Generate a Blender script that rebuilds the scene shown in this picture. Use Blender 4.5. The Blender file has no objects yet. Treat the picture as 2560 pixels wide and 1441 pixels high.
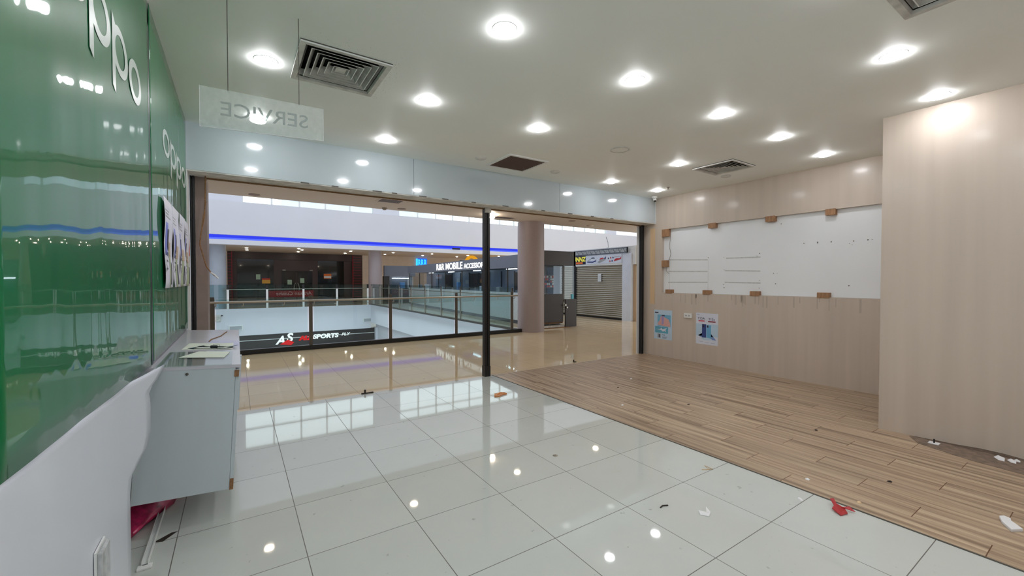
import bpy, bmesh, math, random
from mathutils import Vector, Matrix, Euler
random.seed(7)
S = bpy.context.scene
COL = S.collection
# ---------------------------------------------------------------- camera
cd = bpy.data.cameras.new('camera'); cam = bpy.data.objects.new('camera', cd); COL.objects.link(cam)
cd.sensor_width = 36; cd.lens = 36 * 1043.87 / 2560; cd.clip_start = .02; cd.clip_end = 300
CAMH = 1.470
cam.location = (0, 0, CAMH)
cam.rotation_euler = Euler((math.radians(90 - 1.027), 0, -math.radians(33.439)), 'XYZ')
S.camera = cam
# ---------------------------------------------------------------- world / exposure
S.view_settings.view_transform = 'Standard'; S.view_settings.look = 'None'
S.view_settings.gamma = 1; S.view_settings.use_curve_mapping = False
S.view_settings.exposure = 0.0
w = bpy.data.worlds.new('overcast_sky'); S.world = w; w.use_nodes = True
bg = w.node_tree.nodes['Background']; bg.inputs[0].default_value = (.86, .94, 1, 1); bg.inputs[1].default_value = 2.4
cy = S.cycles
cy.use_denoising = True
cy.max_bounces = 9; cy.diffuse_bounces = 5; cy.glossy_bounces = 5; cy.transparent_max_bounces = 24
cy.sample_clamp_indirect = 6; cy.caustics_reflective = False; cy.caustics_refractive = False
LAMP_SHOP = 72.0      # emission of a shop downlight lens
LAMP_MALL = 60.0

def area_light(name, loc, rot, sx, sy, power, color):
    l = bpy.data.lights.new(name, 'AREA'); l.shape = 'RECTANGLE'; l.size = sx; l.size_y = sy
    l.energy = power; l.color = color
    o = bpy.data.objects.new(name, l); COL.objects.link(o); o.location = loc; o.rotation_euler = rot
    return o
# added unseen lamps that brighten the atrium and the lower court
area_light('atrium_fill', (12, 17.9, 12.7), (0, 0, 0), 42, 15, 2150, (.90, .96, 1))
area_light('lower_court_fill', (3, 18, -.2), (0, 0, 0), 7, 14, 260, (.9, .96, 1))

# ---------------------------------------------------------------- materials
MATS = {}
def srgb(r, g, b):
    f = lambda c: (c / 12.92 if c <= .04045 else ((c + .055) / 1.055) ** 2.4)
    return (f(r / 255), f(g / 255), f(b / 255), 1)
def mat(name, col, rough=.5, metal=0, coat=0, spec=.5, ior=1.5, emit=None, es=0, noise=None, bump=None, alpha=1):
    """noise=(scale xyz, amount) varies the base colour; bump=(scale xyz, strength)"""
    if name in MATS: return MATS[name]
    m = bpy.data.materials.new(name); m.use_nodes = True; nt = m.node_tree; p = nt.nodes['Principled BSDF']
    p.inputs['Base Color'].default_value = col; p.inputs['Roughness'].default_value = rough
    p.inputs['Metallic'].default_value = metal; p.inputs['Coat Weight'].default_value = coat
    p.inputs['Coat Roughness'].default_value = .03
    p.inputs['Specular IOR Level'].default_value = spec; p.inputs['IOR'].default_value = ior
    if emit: p.inputs['Emission Color'].default_value = emit; p.inputs['Emission Strength'].default_value = es
    N = nt.nodes.new; L = nt.links.new
    if noise is None: noise = ((3, 3, 3), .04)
    tc = N('ShaderNodeTexCoord')
    def tex(sc, det=3):
        mp = N('ShaderNodeMapping'); mp.inputs['Scale'].default_value = sc
        t = N('ShaderNodeTexNoise'); t.inputs['Scale'].default_value = 1; t.inputs['Detail'].default_value = det
        L(tc.outputs['Object'], mp.inputs[0]); L(mp.outputs[0], t.inputs[0]); return t
    t = tex(noise[0]); mr = N('ShaderNodeMapRange'); mr.inputs[1].default_value = .3; mr.inputs[2].default_value = .7
    mr.inputs[3].default_value = 1 - noise[1]; mr.inputs[4].default_value = 1 + noise[1]
    hs = N('ShaderNodeHueSaturation'); hs.inputs['Color'].default_value = col
    L(t.outputs[0], mr.inputs[0]); L(mr.outputs[0], hs.inputs['Value']); L(hs.outputs[0], p.inputs['Base Color'])
    if bump:
        b = N('ShaderNodeBump'); b.inputs['Strength'].default_value = bump[1]; b.inputs['Distance'].default_value = bump[2] if len(bump) > 2 else .01
        t2 = tex(bump[0], 2); L(t2.outputs[0], b.inputs['Height']); L(b.outputs[0], p.inputs['Normal'])
        if coat: L(b.outputs[0], p.inputs['Coat Normal'])
    MATS[name] = m; return m
def emis(name, col, s):
    if name in MATS: return MATS[name]
    m = bpy.data.materials.new(name); m.use_nodes = True; nt = m.node_tree; nt.nodes.clear()
    e = nt.nodes.new('ShaderNodeEmission'); e.inputs[0].default_value = col; e.inputs[1].default_value = s
    o = nt.nodes.new('ShaderNodeOutputMaterial'); nt.links.new(e.outputs[0], o.inputs[0]); MATS[name] = m; return m
def glass(name, tint, dens=0.0, body=(.8, .85, .85, 1), ior=1.5):
    """thin sheet: clear tinted transmission + mirror reflection by Fresnel + optional milky body"""
    m = bpy.data.materials.new(name); m.use_nodes = True; nt = m.node_tree; nt.nodes.clear(); N = nt.nodes.new; L = nt.links.new
    tr = N('ShaderNodeBsdfTransparent'); tr.inputs[0].default_value = tint
    gl = N('ShaderNodeBsdfGlossy'); gl.inputs['Roughness'].default_value = .01
    fr = N('ShaderNodeFresnel'); ge = N('ShaderNodeNewGeometry'); mi = N('ShaderNodeMapRange')   # same reflection from both faces of the sheet
    mi.inputs[3].default_value = ior; mi.inputs[4].default_value = 1 / ior; L(ge.outputs['Backfacing'], mi.inputs[0]); L(mi.outputs[0], fr.inputs[0])
    mx = N('ShaderNodeMixShader'); o = N('ShaderNodeOutputMaterial')
    src = tr.outputs[0]
    if dens > 0:
        df = N('ShaderNodeBsdfDiffuse'); df.inputs[0].default_value = body
        tc = N('ShaderNodeTexCoord'); t = N('ShaderNodeTexNoise'); t.inputs['Scale'].default_value = 30; t.inputs['Detail'].default_value = 6
        L(tc.outputs['Object'], t.inputs[0]); mr = N('ShaderNodeMapRange'); mr.inputs[1].default_value = .35; mr.inputs[2].default_value = .75
        mr.inputs[3].default_value = dens * .85; mr.inputs[4].default_value = min(1, dens * 1.35); L(t.outputs[0], mr.inputs[0])
        m2 = N('ShaderNodeMixShader'); L(mr.outputs[0], m2.inputs[0]); L(src, m2.inputs[1]); L(df.outputs[0], m2.inputs[2]); src = m2.outputs[0]
    L(fr.outputs[0], mx.inputs[0]); L(src, mx.inputs[1]); L(gl.outputs[0], mx.inputs[2]); L(mx.outputs[0], o.inputs[0])
    MATS[name] = m; return m

M_ = MATS
class NT:
    """tiny helper for math node graphs"""
    def __init__(s, nt): s.nt = nt
    def m(s, op, a, b=None, c=None):
        n = s.nt.nodes.new('ShaderNodeMath'); n.operation = op
        for i, v in enumerate((a, b, c)):
            if v is None: continue
            if isinstance(v, (int, float)): n.inputs[i].default_value = v
            else: s.nt.links.new(v, n.inputs[i])
        return n.outputs[0]
def floor_tiles(name, base, x0, y0, T, rough, grout, ior=1.5, var=.03):
    m = bpy.data.materials.new(name); m.use_nodes = True; nt = m.node_tree; p = nt.nodes['Principled BSDF']; g = NT(nt); N = nt.nodes.new; L = nt.links.new
    tc = N('ShaderNodeTexCoord'); sp = N('ShaderNodeSeparateXYZ'); L(tc.outputs['Object'], sp.inputs[0])
    fx = g.m('DIVIDE', g.m('SUBTRACT', sp.outputs[0], x0), T); fy = g.m('DIVIDE', g.m('SUBTRACT', sp.outputs[1], y0), T)
    def edge(f):
        r = g.m('SUBTRACT', f, g.m('FLOOR', f)); return g.m('MINIMUM', r, g.m('SUBTRACT', 1, r))
    ln = g.m('LESS_THAN', g.m('MINIMUM', edge(fx), edge(fy)), .0022 / T)
    cb = N('ShaderNodeCombineXYZ'); L(g.m('FLOOR', fx), cb.inputs[0]); L(g.m('FLOOR', fy), cb.inputs[1])
    wn = N('ShaderNodeTexWhiteNoise'); wn.noise_dimensions = '2D'; L(cb.outputs[0], wn.inputs['Vector'])
    v = g.m('MULTIPLY_ADD', wn.outputs['Value'], var * 2, 1 - var)
    t = N('ShaderNodeTexNoise'); t.inputs['Scale'].default_value = 2.2; t.inputs['Detail'].default_value = 6; t.inputs['Roughness'].default_value = .65; L(tc.outputs['Object'], t.inputs[0])
    v = g.m('MULTIPLY', v, g.m('MULTIPLY_ADD', t.outputs[0], .10, .95))
    # scuffs: small dark specks
    t3 = N('ShaderNodeTexNoise'); t3.inputs['Scale'].default_value = 17; t3.inputs['Detail'].default_value = 5; L(tc.outputs['Object'], t3.inputs[0])
    mr = N('ShaderNodeMapRange'); mr.inputs[1].default_value = .69; mr.inputs[2].default_value = .74; mr.inputs[3].default_value = 1; mr.inputs[4].default_value = .72; L(t3.outputs[0], mr.inputs[0])
    v = g.m('MULTIPLY', v, mr.outputs[0])
    hs = N('ShaderNodeHueSaturation'); hs.inputs['Color'].default_value = base; L(v, hs.inputs['Value'])
    mx = N('ShaderNodeMix'); mx.data_type = 'RGBA'; L(ln, mx.inputs[0]); L(hs.outputs[0], mx.inputs[6]); mx.inputs[7].default_value = grout
    L(mx.outputs[2], p.inputs['Base Color'])
    L(g.m('MULTIPLY_ADD', ln, .5, rough), p.inputs['Roughness']); p.inputs['IOR'].default_value = ior
    MATS[name] = m; return m
def planks(name):
    m = bpy.data.materials.new(name); m.use_nodes = True; nt = m.node_tree; p = nt.nodes['Principled BSDF']; g = NT(nt); N = nt.nodes.new; L = nt.links.new
    tc = N('ShaderNodeTexCoord'); sp = N('ShaderNodeSeparateXYZ'); L(tc.outputs['Object'], sp.inputs[0])
    W, LEN = .2034, 1.005
    fx = g.m('DIVIDE', g.m('SUBTRACT', sp.outputs[0], 3.2817), W); k = g.m('FLOOR', fx)
    fy = g.m('DIVIDE', g.m('SUBTRACT', g.m('SUBTRACT', sp.outputs[1], .443), g.m('MULTIPLY', k, .333)), LEN); j = g.m('FLOOR', fy)
    ey = g.m('SUBTRACT', fy, j); ey = g.m('MINIMUM', ey, g.m('SUBTRACT', 1, ey)); sy = g.m('LESS_THAN', ey, .0025)
    ex = g.m('SUBTRACT', fx, k); ex = g.m('MINIMUM', ex, g.m('SUBTRACT', 1, ex)); sx = g.m('LESS_THAN', ex, .006)
    cb = N('ShaderNodeCombineXYZ'); L(k, cb.inputs[0]); L(j, cb.inputs[1])
    wn = N('ShaderNodeTexWhiteNoise'); wn.noise_dimensions = '2D'; L(cb.outputs[0], wn.inputs['Vector'])
    r = wn.outputs['Value']
    # grain bands run along the boards (world Y)
    c2 = N('ShaderNodeCombineXYZ'); L(g.m('ADD', g.m('MULTIPLY', sp.outputs[0], 19), g.m('MULTIPLY', r, 40)), c2.inputs[0]); L(g.m('MULTIPLY', sp.outputs[1], .55), c2.inputs[1])
    t = N('ShaderNodeTexNoise'); t.inputs['Scale'].default_value = 1; t.inputs['Detail'].default_value = 4; t.inputs['Roughness'].default_value = .6; t.inputs['Distortion'].default_value = .25; L(c2.outputs[0], t.inputs[0])
    c3 = N('ShaderNodeCombineXYZ'); L(g.m('MULTIPLY', sp.outputs[0], 130), c3.inputs[0]); L(g.m('MULTIPLY', sp.outputs[1], 2.4), c3.inputs[1])
    t2 = N('ShaderNodeTexNoise'); t2.inputs['Scale'].default_value = 1; t2.inputs['Detail'].default_value = 2; L(c3.outputs[0], t2.inputs[0])
    v = g.m('ADD', g.m('MULTIPLY', t.outputs[0], .8), g.m('MULTIPLY', t2.outputs[0], .2))
    cr = N('ShaderNodeValToRGB'); e = cr.color_ramp.elements
    e[0].position = .33; e[0].color = srgb(122, 94, 70); e[1].position = .66; e[1].color = srgb(205, 180, 146)
    n = cr.color_ramp.elements.new(.48); n.color = srgb(172, 144, 114)
    L(v, cr.inputs[0])
    hs = N('ShaderNodeHueSaturation'); L(cr.outputs[0], hs.inputs['Color']); L(g.m('MULTIPLY_ADD', r, .14, .93), hs.inputs['Value']); hs.inputs['Saturation'].default_value = .86
    mx = N('ShaderNodeMix'); mx.data_type = 'RGBA'; L(g.m('MAXIMUM', sy, g.m('MULTIPLY', sx, .25)), mx.inputs[0]); L(hs.outputs[0], mx.inputs[6]); mx.inputs[7].default_value = srgb(104, 70, 46)
    L(mx.outputs[2], p.inputs['Base Color']); p.inputs['Roughness'].default_value = .36; p.inputs['Specular IOR Level'].default_value = .4
    MATS[name] = m; return m

M = MATS
floor_tiles('shop_tile', srgb(206, 210, 205), .3037 , .029, .6, .035, srgb(104, 100, 96))
floor_tiles('mall_tile', srgb(232, 210, 176), .12, .26, .6, .045, srgb(128, 112, 98), ior=1.36)
planks('wood_planks')
mat('ceiling_paint', srgb(246, 249, 244), .55, noise=((1.5, 1.5, 1.5), .015))
mat('mall_ceiling_paint', srgb(214, 202, 190), .6, noise=((1, 1, 1), .02))
mat('white_paint', srgb(226, 228, 230), .55)
mat('atrium_white', srgb(224, 226, 234), .6, noise=((.6, .6, .6), .02))
mat('header_panel', srgb(200, 212, 218), .12, coat=1, noise=((1, 1, 1), .02))
mat('laminate', srgb(208, 194, 180), .34, coat=.25, noise=((9, 9, .35), .05), bump=((14, 14, .5), .12, .004))
M['laminate'].node_tree.nodes['Principled BSDF'].inputs['Coat Roughness'].default_value = .14
mat('board_white', srgb(244, 248, 252), .5, noise=((1.2, 1.2, 1.2), .03))
mat('white_sheet', srgb(218, 222, 232), .3, coat=.2, noise=((3, 3, 1), .02))
mat('green_film', srgb(0, 108, 60), .4, coat=.66, spec=.15, noise=((2, 2, .3), .12), bump=((1.5, 3.4, .9), .55, .016))
M['green_film'].node_tree.nodes['Principled BSDF'].inputs['Coat IOR'].default_value = 1.43
mat('film_letter', srgb(225, 235, 232), .3, coat=.4)
mat('leaf_white', srgb(232, 232, 246), .4)
mat('leaf_blue', srgb(120, 130, 225), .4); mat('leaf_dark', srgb(45, 42, 60), .4); mat('leaf_green', srgb(176, 190, 150), .4); mat('leaf_tan', srgb(205, 180, 150), .4)
mat('black_metal', srgb(20, 20, 22), .35, spec=.5); mat('groove_black', srgb(6, 6, 7), .5)
mat('jamb_brown', srgb(142, 124, 116), .5, noise=((12, 12, 12), .06))
mat('white_metal', srgb(232, 234, 232), .4); mat('dirty_white', srgb(208, 206, 200), .5, noise=((9, 9, 9), .22))
mat('duct_shade_black', srgb(14, 14, 15), .8); mat('slat_brown', srgb(92, 76, 72), .5)  # near-black stands in for the unlit inside of the ducts
mat('cabinet_board', srgb(196, 206, 212), .35, coat=.1, noise=((9, 9, .8), .02)); mat('cabinet_top', srgb(206, 204, 214), .3, coat=.2)
mat('chipboard', srgb(140, 104, 70), .8, noise=((60, 60, 60), .3)); mat('wood_block', srgb(164, 124, 90), .55, noise=((60, 60, 8), .25)); mat('plywood', srgb(226, 196, 156), .55, noise=((12, 12, 1.5), .06))
mat('paper', srgb(236, 240, 228), .6); mat('print_grey', srgb(170, 174, 178), .6); mat('tape', srgb(216, 212, 180), .4)
mat('lanyard', srgb(26, 58, 76), .5); mat('black_plastic', srgb(24, 22, 24), .4); mat('steel', srgb(150, 140, 128), .35, metal=.6)
mat('satin_steel', srgb(176, 170, 160), .28, metal=.85); mat('dark_steel', srgb(96, 92, 86), .4, metal=.4)
mat('pink_plastic', srgb(190, 30, 90), .3, coat=.5, noise=((20, 20, 20), .5)); mat('orange_plastic', srgb(206, 128, 60), .35, coat=.4)
mat('red_paper', srgb(176, 12, 30), .35, coat=.3); mat('foam_white', srgb(238, 238, 240), .7); mat('debris_dark', srgb(46, 36, 30), .7)
mat('substrate', srgb(128, 110, 96), .85, noise=((22, 22, 60), .28), bump=((40, 40, 40), .5, .01)); mat('foam_yellow', srgb(216, 208, 150), .7)
mat('column_paint', srgb(168, 156, 158), .45, noise=((30, 30, 30), .03)); mat('column_grey', srgb(168, 176, 188), .45)
mat('shop_brown', srgb(52, 32, 28), .35); mat('shop_brown_panel', srgb(66, 46, 42), .4); mat('lattice_red', srgb(146, 36, 44), .5); mat('shop_dark', srgb(18, 22, 23), .08, coat=.5)
mat('notice_green', srgb(170, 200, 178), .6); mat('notice_orange', srgb(230, 120, 50), .6); mat('notice_yellow', srgb(232, 180, 80), .6); mat('notice_red', srgb(200, 70, 60), .6)
mat('kiosk_dark', srgb(84, 90, 100), .5); mat('kiosk_band', srgb(118, 124, 138), .45); mat('kiosk_inner', srgb(160, 176, 196), .45); mat('kiosk_counter', srgb(212, 218, 222), .35, noise=((60, 60, 60), .25))
mat('kiosk_grey_dark', srgb(66, 62, 62), .5)
mat('shutter_metal', srgb(150, 144, 132), .3, metal=.75); mat('beige_wall', srgb(220, 206, 192), .6); mat('tan_wall', srgb(206, 178, 146), .6)
mat('navy_sign', srgb(20, 22, 62), .4); mat('sign_white', srgb(222, 230, 246), .4); mat('sign_red', srgb(200, 40, 50), .4); mat('sign_orange', srgb(236, 120, 60), .4); mat('sign_yellow', srgb(236, 230, 90), .4, emit=srgb(236, 230, 90), es=.25)
mat('sign_blue', srgb(40, 60, 130), .4); mat('sign_grey', srgb(90, 96, 110), .4)
mat('kerb_black', srgb(22, 24, 28), .35); mat('lower_dark', srgb(26, 26, 32), .4); mat('lower_floor', srgb(180, 170, 160), .2)
mat('goods_a', srgb(120, 60, 60), .6); mat('goods_b', srgb(90, 92, 96), .6); mat('goods_c', srgb(150, 160, 130), .6)
mat('box_white', srgb(225, 232, 238), .5); mat('box_blue', srgb(110, 160, 215), .5); mat('cyan_card', srgb(90, 200, 225), .5)
mat('poster_pale', srgb(196, 220, 240), .35, coat=.3); mat('poster_white', srgb(226, 230, 244), .35, coat=.3); mat('poster_sky', srgb(120, 186, 220), .35, coat=.3)
mat('poster_sea', srgb(96, 172, 200), .35, coat=.3); mat('poster_skin', srgb(226, 176, 170), .35); mat('poster_ink', srgb(70, 74, 100), .4); mat('poster_pink', srgb(214, 90, 110), .4); mat('poster_maroon', srgb(150, 50, 72), .4)
mat('phone_blue', srgb(52, 72, 140), .3, coat=.4); mat('phone_cyan', srgb(110, 180, 222), .3, coat=.4); mat('poster_step', srgb(130, 160, 214), .4); mat('lilac', srgb(178, 160, 210), .4)
mat('scuff', srgb(205, 208, 208), .7, noise=((40, 40, 4), .1)); mat('hole', srgb(80, 76, 70), .8)
mat('stain_grey', srgb(176, 168, 160), .5)
mat('laminate_stain', srgb(190, 176, 163), .45)
mat('sticker_red', srgb(206, 66, 40), .4); mat('sensor_green', srgb(150, 160, 158), .3); mat('building', srgb(200, 204, 214), .8); mat('building_window', srgb(150, 160, 176), .2)
mat('letter_mirrored', srgb(222, 190, 190), .4); mat('reflection_red', srgb(150, 26, 34), .4)
emis('lamp_shop', (.97, .97, 1, 1), LAMP_SHOP); emis('lamp_mall', (1, .86, .69, 1), LAMP_MALL)
emis('cove_glow_dim', (.035, .055, .80, 1), 1.1); emis('cove_glow_bright', (.10, .16, 1, 1), 1.15)
emis('neon_blue', (.01, .12, 1, 1), 1.4); emis('neon_cyan', (.05, .5, 1, 1), 1.6); emis('letters_white', (1, 1, 1, 1), 1.3); emis('letters_red', (1, .02, .03, 1), .8)
emis('ring_yellow', (.85, .38, .02, 1), .9); emis('tube_white', (.9, .95, 1, 1), 13); emis('kiosk_lamp', (1, .95, .9, 1), 30)
glass('rail_glass', (.84, .92, .92, 1)); glass('clear_glass', (.93, .97, .96, 1)); glass('sheet_glass', (.93, .97, .95, 1)); glass('acrylic', (.97, .99, .98, 1), .2, (.85, .9, .9, 1))
glass('etched', (.5, .58, .56, 1), .7, (.20, .25, .24, 1)); glass('kiosk_glass', (.90, .95, .98, 1)); glass('milky', (.95, .96, .96, 1), .5, (.8, .82, .84, 1)); glass('dead_lens', (1, 1, 1, 1), .999, (.78, .78, .74, 1))

# ---------------------------------------------------------------- mesh helpers
class MB:
    def __init__(s): s.v = []; s.f = []; s.mi = []; s.mats = []; s.sm = []
    def _m(s, m):
        if m not in s.mats: s.mats.append(m)
        return s.mats.index(m)
    def add(s, vs, fs, m, sm=False):
        b = len(s.v); s.v += [tuple(v) for v in vs]; k = s._m(m)
        for f in fs: s.f.append(tuple(b + i for i in f)); s.mi.append(k); s.sm.append(sm)
        return s
    def box(s, lo, hi, m, mx=None):
        x0, y0, z0 = lo; x1, y1, z1 = hi
        vs = [Vector((x, y, z)) for z in (z0, z1) for y in (y0, y1) for x in (x0, x1)]
        if mx is not None: vs = [mx @ v for v in vs]
        return s.add(vs, [(0, 2, 3, 1), (4, 5, 7, 6), (0, 1, 5, 4), (2, 6, 7, 3), (0, 4, 6, 2), (1, 3, 7, 5)], m)
    def cyl(s, a, b, r, m, n=16, r2=None, caps=True):
        a = Vector(a); b = Vector(b); r2 = r if r2 is None else r2
        d = (b - a).normalized(); u = d.orthogonal().normalized(); v = d.cross(u)
        vs = []
        for c, rr in ((a, r), (b, r2)):
            vs += [c + (u * math.cos(2 * math.pi * i / n) + v * math.sin(2 * math.pi * i / n)) * rr for i in range(n)]
        fs = [(i, (i + 1) % n, n + (i + 1) % n, n + i) for i in range(n)]
        s.add(vs, fs, m, True)
        if caps: s.add(vs, [tuple(range(n - 1, -1, -1)), tuple(range(n, 2 * n))], m)
        return s
    def tube(s, pts, r, m, n=8):
        pts = [Vector(p) for p in pts]; vs = []
        up = None
        for i, p in enumerate(pts):
            d = (pts[min(i + 1, len(pts) - 1)] - pts[max(i - 1, 0)]).normalized()
            u = d.orthogonal().normalized() if up is None else (up - d * up.dot(d)).normalized()
            up = u; v = d.cross(u)
            vs += [p + (u * math.cos(2 * math.pi * k / n) + v * math.sin(2 * math.pi * k / n)) * r for k in range(n)]
        fs = [(i * n + k, i * n + (k + 1) % n, (i + 1) * n + (k + 1) % n, (i + 1) * n + k) for i in range(len(pts) - 1) for k in range(n)]
        s.add(vs, fs, m, True); L = len(vs)
        s.add(vs, [tuple(range(n - 1, -1, -1)), tuple(range(L - n, L))], m); return s
    def lathe(s, prof, m, n=40, c=(0, 0, 0)):
        vs = []
        for r, z in prof: vs += [(c[0] + r * math.cos(2 * math.pi * i / n), c[1] + r * math.sin(2 * math.pi * i / n), c[2] + z) for i in range(n)]
        fs = [(j * n + i, j * n + (i + 1) % n, (j + 1) * n + (i + 1) % n, (j + 1) * n + i) for j in range(len(prof) - 1) for i in range(n)]
        return s.add(vs, fs, m, True)
    def poly(s, pts, th, m):
        """planar outline (3D points) extruded by vector th"""
        n = len(pts); a = [Vector(p) for p in pts]; b = [p + Vector(th) for p in a]
        fs = [tuple(range(n)), tuple(range(2 * n - 1, n - 1, -1))] + [(i, n + i, n + (i + 1) % n, (i + 1) % n) for i in range(n)]
        return s.add(a + b, fs, m)
    def build(s, name, parent=None, bevel=0):
        me = bpy.data.meshes.new(name); me.from_pydata(s.v, [], s.f)
        for m in s.mats: me.materials.append(M[m])
        me.polygons.foreach_set('material_index', s.mi); me.polygons.foreach_set('use_smooth', s.sm); me.update()
        bm = bmesh.new(); bm.from_mesh(me); bmesh.ops.recalc_face_normals(bm, faces=bm.faces) ; bm.to_mesh(me); bm.free()
        o = bpy.data.objects.new(name, me); COL.objects.link(o)
        if parent: o.parent = parent
        if bevel:
            b = o.modifiers.new('bevel', 'BEVEL'); b.width = bevel; b.segments = 2; b.limit_method = 'ANGLE'
        return o
def box(name, lo, hi, m, parent=None, bevel=0): return MB().box(lo, hi, m).build(name, parent, bevel)
def tag(o, label, cat, group=None, kind=None):
    o['label'] = label; o['category'] = cat
    if group: o['group'] = group
    if kind: o['kind'] = kind
    return o
def struct(o, label=None):
    o['kind'] = 'structure'
    if label: o['label'] = label
    return o
def thing(name, label, cat, loc=(0, 0, 0), rot=(0, 0, 0), group=None):
    o = bpy.data.objects.new(name, None); COL.objects.link(o); o.location = loc; o.rotation_euler = rot; o.empty_display_size = .1
    return tag(o, label, cat, group)
def plabel(o, t): o['label'] = t; return o
def copy_tree(src, loc, label, rot=None, group=None, parent=None):
    kids = [c for c in ALLKIDS(src)]
    r = src.copy(); COL.objects.link(r); r.location = loc
    if rot is not None: r.rotation_euler = rot
    if parent is not None: r.parent = parent
    if label: r['label'] = label
    if group: r['group'] = group
    for c in kids:
        d = c.copy(); COL.objects.link(d); d.parent = r
        for g in ALLKIDS(c):
            e = g.copy(); COL.objects.link(e); e.parent = d
    return r
def ALLKIDS(o): return [c for c in COL.objects if c.parent == o]
def text(name, s, size, m, mx, parent=None, ext=.004, bold=0, sx=1, align='LEFT', shear=0, space=1):
    cu = bpy.data.curves.new(name, 'FONT'); cu.body = s; cu.size = size; cu.extrude = ext; cu.offset = bold; cu.align_x = align; cu.shear = shear; cu.resolution_u = 3; cu.space_character = space
    o = bpy.data.objects.new('tmp_text', cu); COL.objects.link(o)
    dg = bpy.context.evaluated_depsgraph_get(); dg.update()
    me = bpy.data.meshes.new_from_object(o.evaluated_get(dg)); bpy.data.objects.remove(o); bpy.data.curves.remove(cu)
    me.transform(mx @ Matrix.Diagonal((sx, 1, 1, 1))); me.materials.clear(); me.materials.append(M[m]); me.name = name
    r = bpy.data.objects.new(name, me); COL.objects.link(r)
    if parent: r.parent = parent
    return r
def frame_mx(origin, xdir, ydir):
    x = Vector(xdir).normalized(); y = Vector(ydir).normalized(); z = x.cross(y)
    m = Matrix((x, y, z)).transposed().to_4x4(); m.translation = Vector(origin); return m
def facing_minus_y(x, y, z): return frame_mx((x, y, z), (1, 0, 0), (0, 0, 1))     # readable looking towards +Y
def facing_minus_x(x, y, z): return frame_mx((x, y, z), (0, -1, 0), (0, 0, 1))    # readable looking towards +X
def facing_plus_x(x, y, z): return frame_mx((x, y, z), (0, 1, 0), (0, 0, 1))      # readable looking towards -X

H = 3.06; XL = -.41; XR = 6.85; XW = 3.30; YF = 5.56; YB = -3.4; YH = 5.28
# ================================================================ SETTING
struct(box('floor', (-.9, YB, -.12), (XW, YF, 0), 'shop_tile'), 'polished pale porcelain tile floor of the shop')
struct(box('floor_wood', (XW + .006, YB, -.12), (XR + .1, YF, .002), 'wood_planks'), 'wood plank floor along the right of the shop')
box_ = MB().box((XW - .006, YB, -.1), (XW + .006, YF, .004), 'dark_steel'); struct(box_.build('trim_floor'), 'thin dark metal strip between tile and wood floor')
struct(box('floor_mall', (-9, YF, -.35), (36, 9.88, 0), 'mall_tile'), 'cream tiled mall walkway outside the shop')
ms = MB().box((6.88, 9.88, -.35), (36, 25.97, 0), 'mall_tile'); struct(ms.build('floor_mall_side'), 'cream tiled walkway along the right of the void')
struct(box('floor_mall_far', (-9, 25.98, -.35), (36, 34, 0), 'mall_tile'), 'walkway on the far side of the void')
# shop ceiling
HOLES = [(.672, 3.37, .265, .265), (5.71, 3.27, .25, .25), (3.08, .515, .265, .265), (3.185, 4.70, .27, .262)]
cx_ = sorted({-.9, XR + .3} | {v for h in HOLES for v in (h[0] - h[2], h[0] + h[2])}); cy_ = sorted({YB, YH + .02} | {v for h in HOLES for v in (h[1] - h[3], h[1] + h[3])})
ce = MB()
for xa, xb in zip(cx_, cx_[1:]):
    for ya, yb in zip(cy_, cy_[1:]):
        mx_, my_ = (xa + xb) / 2, (ya + yb) / 2
        if not any(abs(mx_ - h[0]) < h[2] and abs(my_ - h[1]) < h[3] for h in HOLES): ce.box((xa, ya, H), (xb, yb, H + .12), 'ceiling_paint')
struct(ce.build('ceiling'), 'white plaster shop ceiling')
struct(box('ceiling_mall', (-9, YH + .3, 3.15), (36, 9.9, 3.6), 'mall_ceiling_paint'), 'beige ceiling over the near walkway')
struct(box('ceiling_mall_far', (-9, 26.0, 3.3), (36, 34, 3.5), 'mall_ceiling_paint'), 'beige ceiling over the far walkway')
# back wall and hidden walls of the shop
struct(box('wall_back', (-.9, YB - .1, 0), (XR + .3, YB, H), 'white_paint'))
# left wall: board above the cabinet line, full height nearer than y=2.49
wl = MB()
wl.box((XL - .05, YB, 0), (XL - .004, 2.49, H), 'white_paint')
wl.box((XL - .05, 2.49, .99), (XL - .004, YH + .25, H), 'white_paint')
wl.box((-.80, 2.49, 0), (-.70, YH + .3, 1.0), 'dirty_white')
wl.box((-.70, 2.44, 0), (XL - .05, 2.49, 1.0), 'white_paint')
wl.box((-.70, 2.49, .985), (XL - .05, YH + .25, 1.0), 'white_paint')
struct(wl.build('wall_left'), 'white partition at the left of the shop')
# right wall with the recess
XB = XR + .06; YE = YF + .03
struct(box('wall_right', (XR, 1.2, 0), (XR + .2, YE, 1.235), 'laminate'), 'wood-look laminate wall below the long shallow recess')
struct(box('wall_right_upper', (XR, 1.2, 2.45), (XR + .2, YE, H), 'laminate')); struct(box('wall_right_end', (XR, 5.13, 1.235), (XR + .2, YE, 2.45), 'laminate'))
struct(box('wall_right_rear', (XB + .012, 1.2, 1.235), (XR + .2, 5.13, 2.45), 'laminate'))
pl = MB().box((5.31, YB, 0), (7.1, 1.435, H), 'laminate'); struct(pl.build('wall_pillar'), 'laminate clad block at the near right')
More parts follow.
